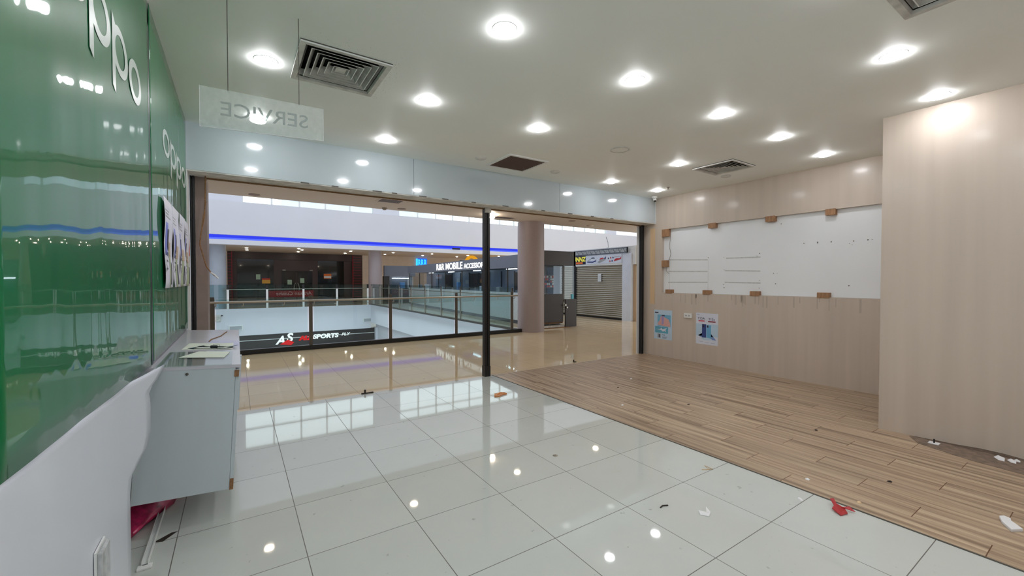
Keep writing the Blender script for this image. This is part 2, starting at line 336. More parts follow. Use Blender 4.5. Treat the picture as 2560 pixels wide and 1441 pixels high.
# torn strip at the pillar foot
hd = MB()
for x0, x1 in ((XL - .04, 1.948), (1.952, 4.415), (4.419, XR)):
    hd.box((x0, YH, 2.585), (x1, YH + .02, H), 'header_panel')
hd.box((XL - .04, YH + .02, 2.60), (XR, YF + .25, 3.3), 'white_paint')
hd.box((XL - .04, YH, H), (XR + .1, YH + .3, 3.4), 'white_paint')
hd.box((XR - .012, YH - .012, 2.57), (XR - .001, YH + .012, H - .002), 'white_metal')
struct(hd.build('wall_header'), 'glossy white panelled header above the shopfront')
tr = MB()
tr.box((XL, YH + .004, 2.572), (XR, YH + .27, 2.6), 'dirty_white'); tr.box((-.26, YH + .27, 2.555), (XR, YH + .285, 2.6), 'chipboard')
for x in (.62, .95, 1.42, 1.66, 2.02, 2.35, 2.8, 3.32, 4.05, 4.6, 5.12, 5.6):
    tr.box((x, YH - .006, 2.578), (x + random.uniform(.06, .14), YH + .01, 2.588), 'dark_steel')
struct(tr.build('trim_header'), 'scuffed strip along the underside of the header')

# ================================================================ ATRIUM SHELL
at = MB()
at.box((-9, 25.6, 3.80), (36, 26.0, 5.50), 'atrium_white'); at.box((-9, 25.55, 3.30), (36, 26.0, 3.55), 'atrium_white'); at.box((-9, 25.9, 3.55), (36, 26.0, 3.8), 'atrium_white')
struct(at.build('wall_atrium_far'), 'tall white bulkhead across the far side of the atrium')
ff = MB().box((-9, 25.9, -1.42), (6.8, 25.98, 0), 'atrium_white').box((6.8, 9.95, -1.08), (6.87, 25.98, 0), 'atrium_white').box((7.15, 9.95, -4.6), (7.25, 26.0, -1.08), 'atrium_white').box((6.9, 9.95, -1.12), (7.25, 26, -1.08), 'atrium_white').box((-9, 9.7, -1.4), (6.8, 9.86, -.3), 'atrium_white')
struct(ff.build('wall_void'), 'white slab edges around the void')
struct(box('floor_lower', (-9, 9, -4.7), (12, 34, -4.6), 'lower_floor'))
up = MB().box((-9.2, 5.6, -4.6), (-9, 34, 13), 'atrium_white').box((36, 5.6, 0), (36.2, 34, 13), 'atrium_white').box((-9, 9.6, 3.6), (36, 9.9, 13), 'atrium_white')
up.box((-9, 34, -4.6), (36, 34.2, 3.4), 'atrium_white').box((-9, 9.6, 12.9), (36, 26.3, 13.1), 'atrium_white')
struct(up.build('wall_atrium_sides'), 'white outer walls of the atrium')
# clerestory: z 5.55-7.5 glazed, solid above
cl = MB().box((-9, 25.9, 7.5), (36, 26.2, 13), 'atrium_white')
for a, b in ((-1.2, .3), (7.0, 8.6), (18.6, 19.6), (27.0, 28.2)): cl.box((a, 25.9, 5.5), (b, 26.2, 7.5), 'atrium_white')
struct(cl.build('wall_clerestory'), 'white wall around the high windows')
for n, (a, b) in enumerate(((-9, -1.2), (.3, 7.0), (8.6, 18.6), (19.6, 27.0))):
    fr = MB(); k = max(3, round((b - a) / 1.32))
    for i in range(k + 1):
        x = a + (b - a) * i / k; fr.box((x - .04, 26.0, 5.5), (x + .04, 26.1, 7.5), 'white_metal')
    for z in (5.52, 6.42 if n != 2 else 6.9, 7.46): fr.box((a, 26.0, z - .04), (b, 26.1, z + .05), 'white_metal')
    wnd = struct(fr.build('window_%d' % (n + 1)), 'high band of windows over the far bulkhead')
    MB().box((a, 26.04, 5.5), (b, 26.05, 7.5), 'clear_glass').build('pane', wnd)
# neighbouring block seen (mirrored in the floor) through the high windows
ob = thing('apartment_block', 'pale apartment block outside the high windows', 'building', (12, 62, -3))
MB().box((-7, 0, 0), (14, 6, 17.5), 'building').build('facade', ob)
for i in range(9):
    for j in range(2, 6): MB().box((-6 + i * 2.2, -.08, 2 + j * 2.6), (-5 + i * 2.2, -.001, 3.4 + j * 2.6), 'building_window').build('window', ob)
# LED cove, its glow up the wall made of two emitting bands
led = MB().box((-9, 25.86, 3.66), (36, 25.9, 3.80), 'cove_glow_dim').box((-9, 25.86, 3.55), (36, 25.9, 3.66), 'cove_glow_bright')
tag(led.build('cove_light'), 'long blue light strip glowing in the far bulkhead', 'light')
tag(box('cove_camera', (12.1, 25.5, 3.56), (12.65, 25.62, 3.66), 'black_plastic', bevel=.02), 'small black fitting sitting on the blue light strip', 'fitting')

# ================================================================ SHOP CEILING THINGS
def make_downlight(lampmat, r=.072, dome=.026):
    d = thing('downlight', '', 'downlight')
    MB().lathe([(r + .006, 0), (r + .006, -.002), (r + .001, -.003), (r + .0005, -.0025)], 'white_metal').build('trim_ring', d)
    MB().lathe([(r, -.003)] + [(r * math.cos(a), -.003 - dome * math.sin(a)) for a in (.25, .5, .8, 1.1, 1.35)] + [(.0005, -.003 - dome)], lampmat, 32).build('lens', d)
    return d
rows = {4.75: 'row beside the glossy header', 3.5: 'second row back from the header', 2.25: 'third row back from the header', 1.0: 'fourth row back from the header', -.25: 'row over the camera', -1.5: 'row behind the camera'}
xs = [.195, 1.43, 2.655, 3.89, 5.05, 6.21]
ordn = ['first', 'second', 'third', 'fourth', 'fifth', 'sixth']
first = make_downlight('lamp_shop'); used = False
dead = make_downlight('dead_lens'); dused = False
for yy, rl in rows.items():
    for i, x in enumerate(xs):
        if x > 5.3 and yy < 1.5: continue
        if abs(yy - 3.5) < .01 and i == 3: continue
        if yy == 1.0 and i < 3: y_shift = -.16
        else: y_shift = 0
        off = (yy == 4.75 and i in (2, 3)) or (yy == 3.5 and i == 5)
        y = yy + (.02 if yy == 3.5 else 0) + y_shift
        if off:
            lb = 'unlit round ceiling light, %s position from the left, %s' % (ordn[i], rl)
            if not dused: dead.location = (x, y, H); dead['label'] = lb; dused = True; dead['group'] = 'unlit ceiling lights'
            else: copy_tree(dead, (x, y, H), lb)
        else:
            lb = 'lit round recessed downlight, %s from the left, %s' % (ordn[i], rl)
            if not used: first.location = (x, y, H); first['label'] = lb; first['group'] = 'lit shop downlights'; used = True
            else: copy_tree(first, (x, y, H), lb)
sp = thing('ceiling_speaker', 'flat round beige ceiling speaker right of the slatted return grille', 'speaker', (3.90, 3.53, H))
MB().lathe([(.118, .001), (.12, -.006), (.10, -.010), (.098, -.004)], 'dirty_white').build('rim', sp); MB().cyl((0, 0, -.001), (0, 0, -.005), .099, 'ceiling_paint', 32).build('grille', sp)
def diffuser(x, y, s, label):
    d = thing('air_diffuser', label, 'air vent', (x, y, H))
    f = MB(); h = s / 2
    def ring(mb, a, za, b, zb, m):
        vs = [(-a, -a, za), (a, -a, za), (a, a, za), (-a, a, za), (-b, -b, zb), (b, -b, zb), (b, b, zb), (-b, b, zb)]
        mb.add(vs, [(i, (i + 1) % 4, 4 + (i + 1) % 4, 4 + i) for i in range(4)], m)
    ring(f, h, 0, h, -.008, 'dark_steel'); ring(f, h, -.008, h, -.018, 'white_metal'); ring(f, h, -.018, h - .035, -.016, 'dirty_white'); ring(f, h - .035, -.016, h - .065, .05, 'dirty_white')  # dark band round the rim paints the shadow gap above the frame
    f.build('frame', d)
    dk = MB().box((-h + .045, -h + .045, .11), (h - .045, h - .045, .114), 'duct_shade_black'); ring(dk, h - .046, .0, h - .046, .11, 'duct_shade_black'); dk.build('duct', d)
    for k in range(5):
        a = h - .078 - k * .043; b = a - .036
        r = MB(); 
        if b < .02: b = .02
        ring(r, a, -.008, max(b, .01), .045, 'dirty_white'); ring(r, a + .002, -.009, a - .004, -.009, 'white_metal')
        ring(r, a + .0015, -.006, max(b, .01) + .004, .048, 'duct_shade_black'); r.build('louvre', d)  # black louvre backs paint the shade of the unlit duct
    MB().box((-.035, -.035, -.006), (.035, .035, 0), 'dirty_white').build('core', d)
    return d
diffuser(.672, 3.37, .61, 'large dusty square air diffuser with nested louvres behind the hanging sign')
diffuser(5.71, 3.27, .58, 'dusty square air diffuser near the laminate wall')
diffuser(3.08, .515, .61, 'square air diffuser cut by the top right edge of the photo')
rd = random.Random(4); du = MB()
for i in range(420):
    sd = rd.random(); q = abs(rd.gauss(0, .05)) + .31
    if sd < .55: px_, py_ = q, rd.uniform(-.34, .36)
    elif sd < .85: px_, py_ = rd.uniform(-.34, .36), q
    else: px_, py_ = rd.uniform(-.3, .36), -q
    r_ = rd.uniform(.0007, .0022); cxx, cyy = .672 + px_, 3.37 + py_
    du.add([(cxx + r_ * math.cos(a), cyy + r_ * math.sin(a), H - .0006) for a in (0, 1.26, 2.5, 3.77, 5.0)], [(0, 1, 2, 3, 4)], 'stain_grey' if i % 3 else 'debris_dark')
tag(du.build('ceiling_dust'), 'speckled dust on the ceiling round the large diffuser', 'dust', kind='stuff')
rg = thing('return_grille', 'square ceiling return grille with brown slats beside the header', 'air vent', (3.185, 4.70, H))
fr = MB()
for lo, hi in (((-.31, -.30), (.31, -.265)), ((-.31, .265), (.31, .30)), ((-.31, -.265), (-.275, .265)), ((.275, -.265), (.31, .265))): fr.box((lo[0], lo[1], -.014), (hi[0], hi[1], 0), 'white_metal')
fr.build('frame', rg); MB().box((-.269, -.261, .08), (.269, .261, .09), 'duct_shade_black').box((-.269, -.261, 0), (-.262, .261, .08), 'duct_shade_black').box((.262, -.261, 0), (.269, .261, .08), 'duct_shade_black').box((-.269, .255, 0), (.269, .261, .08), 'duct_shade_black').box((-.269, -.261, 0), (.269, -.255, .08), 'duct_shade_black').build('duct', rg)
for i in range(13):
    y = -.25 + i * .0415; MB().poly([(-.275, y, -.001), (-.275, y + .016, -.012), (-.275, y + .019, -.012), (-.275, y + .003, -.001)], (.55, 0, 0), 'slat_brown').build('slat', rg)
spk = thing('sprinkler', 'small brass sprinkler head beside the corner downlight', 'sprinkler', (6.16, 4.50, H)); MB().lathe([(.028, 0), (.028, -.004), (.01, -.008), (.008, -.03), (.02, -.032), (.02, -.034), (0, -.036)], 'steel').build('body', spk)
cc = thing('security_camera', 'small white dome security camera in the corner under the ceiling', 'camera', (6.63, 5.14, H))
MB().lathe([(.05, 0), (.05, -.02), (.045, -.03), (0, -.03)], 'white_metal').build('base', cc)
MB().cyl((0, 0, -.025), (-.01, -.02, -.085), .032, 'white_metal', 20).build('housing', cc); MB().cyl((-.0102, -.0205, -.086), (-.0117, -.0238, -.0965), .022, 'black_plastic', 16).build('lens', cc)

# hanging SERVICE sign (lettering faces away from the camera)
sg = thing('hanging_sign', 'frosted hanging SERVICE sign seen from behind, on two bead chains', 'sign', (.155, 2.85, 2.33))
pz = MB(); pz.poly([(-.313, 0, -.017), (.31, 0, .015), (.31, 0, .214), (-.313, 0, .206)], (0, .006, 0), 'acrylic'); pz.build('panel', sg)
MB().box((-.3135, -.0004, -.017), (-.312, .0064, .206), 'foam_white').box((.309, -.0004, .015), (.3105, .0064, .214), 'foam_white').poly([(-.313, -.0004, -.0175), (.31, -.0004, .0145), (.31, -.0004, .016), (-.313, -.0004, -.016)], (0, .0068, 0), 'foam_white').build('edge_glint', sg)  # white strips paint the glint along the panel edges
text('lettering', 'SERVICE', .112, 'etched', frame_mx((.228, .0075, .078), (-1, 0, -.03), (0, 0, 1)), sg, ext=.0008, bold=.0005, sx=1.11)
for cx, cz in ((-.183, .208), (.175, .213)):
    c = MB(); z = cz
    while z < H - 2.33 - .004:
        c.lathe([(.0006, 0), (.0029, .0015), (.0029, .0045), (.0006, .006)], 'dark_steel', 8, (cx, .003, z)); z += .0066
    c.cyl((cx, .003, cz - .006), (cx, .003, H - 2.33), .0013, 'dark_steel', 6); c.build('bead_chain', sg)

# ================================================================ GREEN FILM
def film(name, y0, y1, z0a, z0b, z1, label):
    n = int((y1 - y0) / .04); k = 24; mb = MB(); vs = []
    for i in range(n + 1):
        y = y0 + (y1 - y0) * i / n; zb = z0a + (z0b - z0a) * i / n
        for j in range(k + 1):
            z = zb + (z1 - zb) * j / k
            amp = .8 if y1 < 4 else .45; dx = .0016 * math.sin(y * 9 + math.sin(z * 1.5) * .6) + .0004 * math.sin(y * 23 + z * .8) + .0012 * math.sin(y * 5 + z * 2.2)
            vs.append((XL + .005 + dx * amp, y, z))
    fs = [(i * (k + 1) + j, (i + 1) * (k + 1) + j, (i + 1) * (k + 1) + j + 1, i * (k + 1) + j + 1) for i in range(n) for j in range(k)]
    mb.add(vs, fs, 'green_film', True); o = mb.build(name); s = o.modifiers.new('solid', 'SOLIDIFY'); s.thickness = .0015
    return tag(o, label, 'film', 'green films on the left glass')
film('green_film', 1.27, 3.10, 1.055, .99, 3.055, 'large glossy rippled green film nearest the camera on the left glass')
film('green_film', 3.16, 5.23, 1.0, 1.0, 3.055, 'farther glossy green film between the dark joint and the shopfront')
tag(box('glass_joint', (XL - .004, 3.105, .99), (XL + .006, 3.155, H - .14), 'black_metal'), 'dark upright joint between the two green films', 'joint')
def ellipse_ring(mb, cy, cz, ry, rz, ty, tz, x, m, n=40):
    vs = []
    for ring in ((ry, rz), (ry - ty, rz - tz)):
        for i in range(n):
            a = 2 * math.pi * i / n; vs.append((x, cy + ring[0] * math.cos(a), cz + ring[1] * math.sin(a)))
    mb.add(vs, [(i, (i + 1) % n, n + (i + 1) % n, n + i) for i in range(n)], m)
def oppo(y0, pitch, z0, z1, zd, label):
    lg = thing('logo_lettering', label, 'lettering', (XL + .0082, y0, z0))
    w = pitch * .93; h = z1 - z0
    for i, ch in enumerate('oppo'):
        mb = MB(); c = i * pitch + w / 2
        ellipse_ring(mb, c, h / 2, w / 2, h / 2, w * .19, h * .17, 0, 'film_letter')
        if ch == 'p': mb.add([(.0002, c - w / 2, h * 1.04), (.0002, c - w / 2 + w * .17, h * .9), (.0002, c - w / 2 + w * .17, zd - z0), (.0002, c - w / 2, zd - z0 + .018)], [(0, 1, 2, 3)], 'film_letter')
        o = mb.build('letter', lg); s = o.modifiers.new('solid', 'SOLIDIFY'); s.thickness = .001
oppo(1.64, .315, 2.338, 2.535, 2.235, 'large white oppo lettering on the nearer green film')
oppo(3.64, .385, 2.345, 2.525, 2.235, 'white oppo lettering on the farther green film')
# white vinyl below
mb = MB(); NY = 40; vs = []; rowsz = []
def edge_y(z):
    pts = [(0, 2.49), (.50, 2.49), (.58, 2.52), (.63, 2.74), (.69, 2.80), (.80, 2.81), (.87, 2.80), (.90, 2.76), (.93, 2.92), (.955, 3.02), (.99, 3.08)]
    for (a, b), (c, d) in zip(pts, pts[1:]):
        if z <= c: return b + (d - b) * (z - a) / (c - a)
    return 3.08
KZ = 36
for j in range(KZ + 1):
    z = .99 * j / KZ; ye = edge_y(z)
    for i in range(NY + 1):
        y = YB + .02 + (ye - YB - .02) * (i / NY) ** .5
        over = max(0, y - 2.49); vs.append((XL + .003 + over * .10 * (1 if z > .5 else 0), y, z + (1.055 - .99) * max(0, min(1, (3.10 - y) / 1.83)) * (z / .99)))
fs = [(j * (NY + 1) + i, j * (NY + 1) + i + 1, (j + 1) * (NY + 1) + i + 1, (j + 1) * (NY + 1) + i) for j in range(KZ) for i in range(NY)]
mb.add(vs, fs, 'white_sheet', True); o = mb.build('white_vinyl'); s = o.modifiers.new('solid', 'SOLIDIFY'); s.thickness = .0012
tag(o, 'white vinyl sheet under the green film, its right edge peeling away', 'vinyl sheet')
fl = MB().poly([(XL + .012, 2.93, .86), (XL + .03, 2.99, .93), (XL + .03, 3.03, .985), (XL + .006, 2.90, .965)], (.001, 0, 0), 'white_sheet'); tag(fl.build('folded_flap'), 'small folded white corner of film beside the cabinet top', 'film flap')
# edge strip of white wall next to shopfront
tag(box('edge_board', (XL - .01, 5.23, .95), (XL + .012, YH + .2, 2.575), 'white_paint'), 'narrow white upright strip between green film and black post', 'trim strip')
# leaflets
for i in range(4):
    y0 = 3.54 + i * .425 + (.02 if i == 3 else 0); wd = .42 if i < 3 else .38
    lf = thing('phone_poster', 'wavy white hanging phone poster on the farther green film, %s from the camera' % ['nearest', 'second', 'third', 'farthest'][i], 'poster', (XL + .016, y0, 1.42), group='phone posters on the green film')
    def wavy(ya, yb, za, zb, m, nm, off=0.0):
        n = 10; k = 10; v = []
        for a in range(n + 1):
            for b in range(k + 1):
                y = ya + (yb - ya) * a / n; z = za + (zb - za) * b / k
                v.append((.006 + off + .006 * math.sin(y * 14 + i) * (1 - z / .61) + .004 * math.sin(z * 17 + i * 2), y, z))
        q = MB().add(v, [(a * (k + 1) + b, (a + 1) * (k + 1) + b, (a + 1) * (k + 1) + b + 1, a * (k + 1) + b + 1) for a in range(n) for b in range(k)], m, True).build(nm, lf)
        s = q.modifiers.new('solid', 'SOLIDIFY'); s.thickness = .0004; return q
    wavy(0, wd, 0, .605, 'leaf_white', 'sheet')
    wavy(wd * .42, wd * .72, 0, .27, 'leaf_green', 'print_panel', .0015); wavy(wd * .45, wd * .75, .22, .32, 'leaf_tan', 'print_panel', .002); wavy(wd * .08, wd * .3, .22, .44, 'leaf_blue', 'print_panel', .001)
    wavy(wd * .25, wd * .42, .27, .40, 'leaf_dark', 'print_panel', .0025); wavy(wd * .7, wd * .86, .02, .18, 'leaf_dark', 'print_panel', .001)
    for k, (a, b) in enumerate(((.06, .5), (.06, .4), (.06, .6))): wavy(wd * a, wd * b, .52 - k * .022, .527 - k * .022, 'print_grey', 'text_line', .001)
    text('lettering', 'Y15s', .09, 'leaf_dark', Matrix.Translation((.016, wd * .12, .1)) @ frame_mx((0, 0, 0), (0, .12, 1), (0, -1, .12)), lf, ext=.0004)
for k, (z0, z1, lb) in enumerate(((1.72, 1.90, 'upper orange sticker on the white strip beside the posters'), (1.42, 1.60, 'lower red sticker on the white strip beside the posters'))):
    tag(box('sticker', (XL + .012, 5.26, z0), (XL + .0145, 5.40, z1), 'sticker_red' if k == 0 else 'notice_red'), lb, 'sticker')

# outlet cover on the white vinyl
oc = thing('switch_cover', 'clear plastic switch cover low on the white vinyl', 'switch', (XL + .006, 1.97, .47)); MB().box((0, -.06, -.09), (.006, .055, .09), 'white_metal').build('plate', oc)
MB().box((.006, -.055, -.085), (.02, .05, .085), 'milky').build('cover', oc, .006)

# ================================================================ CABINET
cb = thing('wall_cabinet', 'pale grey tilted wall cabinet hanging below the green film', 'cabinet', (.018, 3.06, .955), (0, math.radians(3.2), 0))
WY = 2.15
bd = MB(); bd.box((-.475, 0, -.76), (-.025, .018, -.02), 'cabinet_board'); bd.box((-.475, WY - .018, -.76), (-.025, WY, -.02), 'cabinet_board'); bd.box((-.475, .018, -.76), (-.025, WY - .018, -.742), 'cabinet_board'); bd.box((-.475, .018, -.742), (-.46, WY - .018, -.02), 'cabinet_board')
bd.build('body', cb)
MB().box((-.48, -.002, -.02), (0, WY, 0), 'cabinet_top').build('top', cb, .001)
for k in range(3):
    y0 = .004 + k * .715; d = MB().box((-.024, y0, -.755 if k == 0 else -.75), (-.004, y0 + .709, -.03), 'cabinet_board').build('door', cb, .0015)
    MB().box((-.003, y0 + .3, -.10), (.004, y0 + .42, -.09), 'satin_steel').build('handle', d)
MB().box((-.024, -.004, -.765), (-.004, .006, -.70), 'chipboard').build('chipped_corner', cb); MB().box((-.03, -.0035, -.075), (-.006, .002, -.035), 'chipboard').build('chipped_corner', cb)
MB().box((.002, .55, -.42), (.012, .60, -.03), 'cabinet_board').build('loose_strip', cb)
MB().lathe([(.008, 0), (.006, .006), (0, .007)], 'dark_steel', 12).build('screw_cap', cb)
COL.objects['screw_cap'].location = (-.26, -.001, -.045); COL.objects['screw_cap'].rotation_euler = (math.pi / 2, 0, 0)
# things on the cabinet (children space of tilt computed by hand)
TM = Matrix.Translation((.018, 3.06, .955)) @ Euler((0, math.radians(3.2), 0)).to_matrix().to_4x4()
def on_top(o): o.matrix_world = TM @ o.matrix_world
gs = box('glass_sheet', (-.40, -.01, .0012), (-.045, .58, .0062), 'sheet_glass'); gs.matrix_world = TM; tag(gs, 'loose clear glass sheet lying on the near end of the cabinet', 'glass sheet')
pp = MB().poly([(-.33, .30, .0075), (-.09, .24, .0075), (-.06, .50, .0075), (-.24, .56, .0075)], (0, 0, .0008), 'paper').build('paper'); pp.matrix_world = TM; tag(pp, 'cream paper with faint print lying on the glass sheet', 'paper')
p2 = MB().poly([(-.35, .72, .001), (-.045, .68, .001), (-.04, 1.05, .001), (-.33, 1.08, .001)], (0, 0, .0008), 'paper').build('paper'); p2.matrix_world = TM; tag(p2, 'blank cream paper under the dark lanyard', 'paper')
ly = thing('lanyard', 'dark blue lanyard with black clip lying on the paper', 'lanyard'); ly.matrix_world = TM
def ribbon(pts, wd, m, nm, par, tilt=.0):
    vs = []
    for i, p in enumerate(pts):
        p = Vector(p); d = (Vector(pts[min(i + 1, len(pts) - 1)]) - Vector(pts[max(i - 1, 0)])).normalized(); n = Vector((-d.y, d.x, 0)).normalized() * wd / 2
        t = Vector((0, 0, wd * .35 * math.sin(i * .9 + tilt)))
        vs += [p - n + t.normalized() * 0 + Vector((0, 0, abs(t.z))), p + n]
    o = MB().add(vs, [(2 * i, 2 * i + 1, 2 * i + 3, 2 * i + 2) for i in range(len(pts) - 1)], m, True).build(nm, par)
    s = o.modifiers.new('solid', 'SOLIDIFY'); s.thickness = .0012; return o
ribbon([(-.30, .74, .006), (-.26, .78, .007), (-.22, .77, .008), (-.18, .76, .008), (-.15, .75, .009)], .05, 'lanyard', 'strap', ly)
ribbon([(-.15, .75, .006), (-.11, .72, .008), (-.07, .74, .009), (-.03, .80, .008)], .045, 'lanyard', 'strap', ly, 1.2)
MB().box((-.185, .74, .004), (-.14, .775, .022), 'black_plastic').build('clip', ly, .004); MB().tube([(-.15 + .022 * math.cos(a), .76, .018 + .014 * math.sin(a)) for a in [i * math.pi / 6 for i in range(12)]], .0012, 'black_plastic', 6).build('ring', ly)
cb2 = MB().tube([TM @ Vector(p) for p in ((-.21, 1.16, .004), (-.20, 1.3, .004), (-.14, 1.55, .004), (-.115, 1.8, .004), (-.10, 1.92, .004))], .004, 'chipboard'); tag(cb2.build('loose_cable'), 'short brown cable lying on the far end of the cabinet', 'cable')
# under the cabinet
pb = MB()
import itertools
def blob(name, pts, m, label, cat, jag=.0):
    bm = bmesh.new()
    for p in pts: bm.verts.new(p)
    bmesh.ops.convex_hull(bm, input=bm.verts[:]); me = bpy.data.meshes.new(name)
    bmesh.ops.subdivide_edges(bm, edges=bm.edges[:], cuts=2, use_grid_fill=True)
    for v in bm.verts: v.co += Vector((random.uniform(-1, 1), random.uniform(-1, 1), random.uniform(-.2, 1))) * jag
    for v in list(bm.verts):
        if not v.link_faces: bm.verts.remove(v)
    bm.to_mesh(me); bm.free(); me.materials.append(M[m]); o = bpy.data.objects.new(name, me); COL.objects.link(o)
    for f in me.polygons: f.use_smooth = True
    return tag(o, label, cat)
blob('plastic_bag', [(-.53, 3.10, .0), (-.50, 3.16, .03), (-.54, 3.3, .10), (-.44, 3.35, .0), (-.40, 3.6, .14), (-.30, 3.75, .08), (-.46, 3.8, .0), (-.52, 3.7, .12), (-.36, 3.5, .0)], 'pink_plastic', 'crumpled pink plastic bag on the floor under the cabinet', 'bag', .012)
stn = thing('metal_channel', 'white metal channel lying on the floor under the cabinet', 'metal strip', (-.405, 2.80, .0))
MB().box((-.014, 0, .004), (.014, .85, .012), 'white_metal').box((-.014, 0, .012), (-.011, .85, .03), 'white_metal').box((.011, 0, .012), (.014, .85, .03), 'white_metal').build('channel', stn); MB().box((-.03, -.03, .0), (.03, .01, .012), 'white_metal').build('foot', stn, .003)

# ================================================================ SHOPFRONT FRAME
def post(name, x0, x1, label, z1=2.575, yy=YF):
    p = thing(name, label, 'post', ((x0 + x1) / 2, yy, 0)); w = (x1 - x0) / 2
    MB().box((-w, -.035, 0), (-w * .15, .035, z1), 'black_metal').box((w * .15, -.035, 0), (w, .035, z1), 'black_metal').build('profile', p, .002)
    MB().box((-w * .15, -.022, 0), (w * .15, .022, z1), 'groove_black').build('groove', p); return p
c = post('door_post', 3.15, 3.245, 'black grooved metal post standing alone in the middle of the shopfront')
MB().box((-.047, -.05, 0), (.047, .05, .16), 'black_metal').build('base_shoe', c, .003); MB().box((-.045, -.075, 2.50), (.045, -.036, 2.574), 'dirty_white').build('head_bracket', c)
post('door_post', -.40, -.36, 'black metal post at the left end of the shopfront beside the green film')
post('door_post', 6.755, 6.81, 'black metal post at the right end of the shopfront by the laminate wall')
struct(MB().box((-.355, YF - .02, 0), (-.255, YF + .35, 2.575), 'jamb_brown').build('trim_left_jamb'), 'brown grey jamb at the left of the shopfront')
struct(MB().box((6.695, YF + .036, 0), (6.85, YF + .05, 2.6), 'white_paint').build('trim_right_jamb'), 'white jamb at the right of the shopfront')
struct(MB().box((-9, 5.75, 0), (-.355, 5.85, 3.15), 'white_paint').box((-.40, YF, 0), (-.355, 5.85, 2.6), 'white_paint').box((6.85, YF + .03, 0), (11.9, YF + .05, 3.15), 'white_paint').build('wall_mall_near'), 'neighbouring shop fronts')
ca = thing('hanging_cable', 'thin brown cable hanging down the left jamb with a frayed white end', 'cable', (0, 0, 0))
MB().tube([(-.26, 5.46, 2.57), (-.265, 5.45, 2.3), (-.272, 5.45, 2.15), (-.30, 5.45, 1.98), (-.315, 5.45, 1.85), (-.285, 5.45, 1.72), (-.262, 5.45, 1.62), (-.225, 5.44, 1.56), (-.19, 5.44, 1.52)], .006, 'chipboard').build('cord', ca)
MB().tube([(-.255, 5.44, 2.3), (-.285, 5.44, 2.12), (-.30, 5.44, 1.98)], .004, 'chipboard').build('cord', ca)
MB().tube([(-.225, 5.44, 1.555), (-.19, 5.44, 1.53), (-.16, 5.44, 1.49)], .009, 'foam_white').build('bare_end', ca)

# ================================================================ RIGHT WALL THINGS
bb = tag(box('backing_board', (XB, 1.22, 1.236), (XB + .01, 5.129, 2.449), 'board_white'), 'white backing board inside the long wall recess', 'board')
for ya, yb, za, zb, lb in ((5.03, 4.23, 1.867, 1.834, 0), (5.03, 4.23, 1.645, 1.63, 0), (5.03, 4.23, 1.438, 1.44, 0), (3.90, 3.345, 1.847, 1.841, 0), (3.92, 3.345, 1.638, 1.62, 0), (3.92, 3.34, 1.441, 1.431, 0)):
    MB().poly([(XB - .001, ya, za - .011), (XB - .001, yb, zb - .011), (XB - .001, yb, zb + .009), (XB - .001, ya, za + .009)], (.0008, 0, 0), 'scuff').build('scuff_line', bb)
for y in (4.22, 5.00): MB().box((XB - .001, y - .002, 1.3), (XB, y + .002, 1.84), 'scuff').build('scuff_line', bb)
for y, z in ((2.742, 2.011), (2.571, 2.015), (2.57, 2.0), (2.408, 2.008), (2.156, 2.0), (2.003, 2.003), (1.96, 2.003), (2.2, 1.97), (2.17, 1.95), (3.94, 1.86), (3.93, 1.65), (3.94, 1.4), (3.93, 1.35), (3.36, 1.9), (3.4, 1.86), (3.36, 1.35), (4.22, 1.87), (3.1, 1.58), (3.15, 1.58), (2.2, 1.4), (3.05, 2.33), (3.12, 1.42), (3.36, 1.47)):
    MB().cyl((XB - .002, y, z), (XB + .001, y, z), random.uniform(.003, .008), 'hole', 8).build('screw_hole', bb)
def wb(y0, y1, z0, z1, label):
    o = MB().box((XR - .012, min(y0, y1), z0), (XB, max(y0, y1), z1), 'wood_block').build('wood_block', None, .002); tag(o, label, 'block', 'wood blocks round the recess')
wb(5.13, 4.98, 2.31, 2.45, 'small wood block in the top left corner of the wall recess'); wb(5.13, 5.01, 1.73, 1.855, 'small wood block halfway up the left side of the recess')
tops = ['first', 'second', 'third']
for i, (a, b) in enumerate(((4.186, 4.05), (3.247, 3.11), (2.458, 2.34))): wb(a, b, 2.375, 2.46, 'wood block under the top edge of the recess, %s from the shopfront' % tops[i])
for i, (a, b) in enumerate(((5.043, 4.90), (4.28, 4.14), (3.47, 3.33), (2.546, 2.40))): wb(a, b, 1.225, 1.30, 'wood block on the bottom edge of the recess, %s from the shopfront' % (tops + ['fourth'])[i])
tag(box('plywood_strip', (XR - .004, 5.29, 1.01), (XR + .001, 5.40, 2.49), 'plywood'), 'pale upright plywood strip left of the recess', 'strip')
rc = MB().tube([(XR + .03, 5.00, 2.45), (XR + .03, 4.96, 2.3), (XR + .03, 4.99, 2.12), (XR + .03, 4.955, 1.98), (XR + .03, 4.99, 1.86), (XR + .03, 5.06, 1.78), (XR + .03, 5.05, 1.65), (XR + .03, 4.99, 1.60)], .004, 'steel'); tag(rc.build('recess_cable'), 'thin grey cable dangling at the left end of the recess', 'cable')
st = MB()
for k in range(26):
    y = random.uniform(2.0, 5.0); st.box((XR - .0006, y, 1.235 - random.uniform(.05, .2)), (XR, y + random.uniform(.008, .03), 1.225), 'laminate_stain')
tag(st.build('dirt_streaks'), 'faint grey drip streaks below the wall recess', 'stain', kind='stuff')
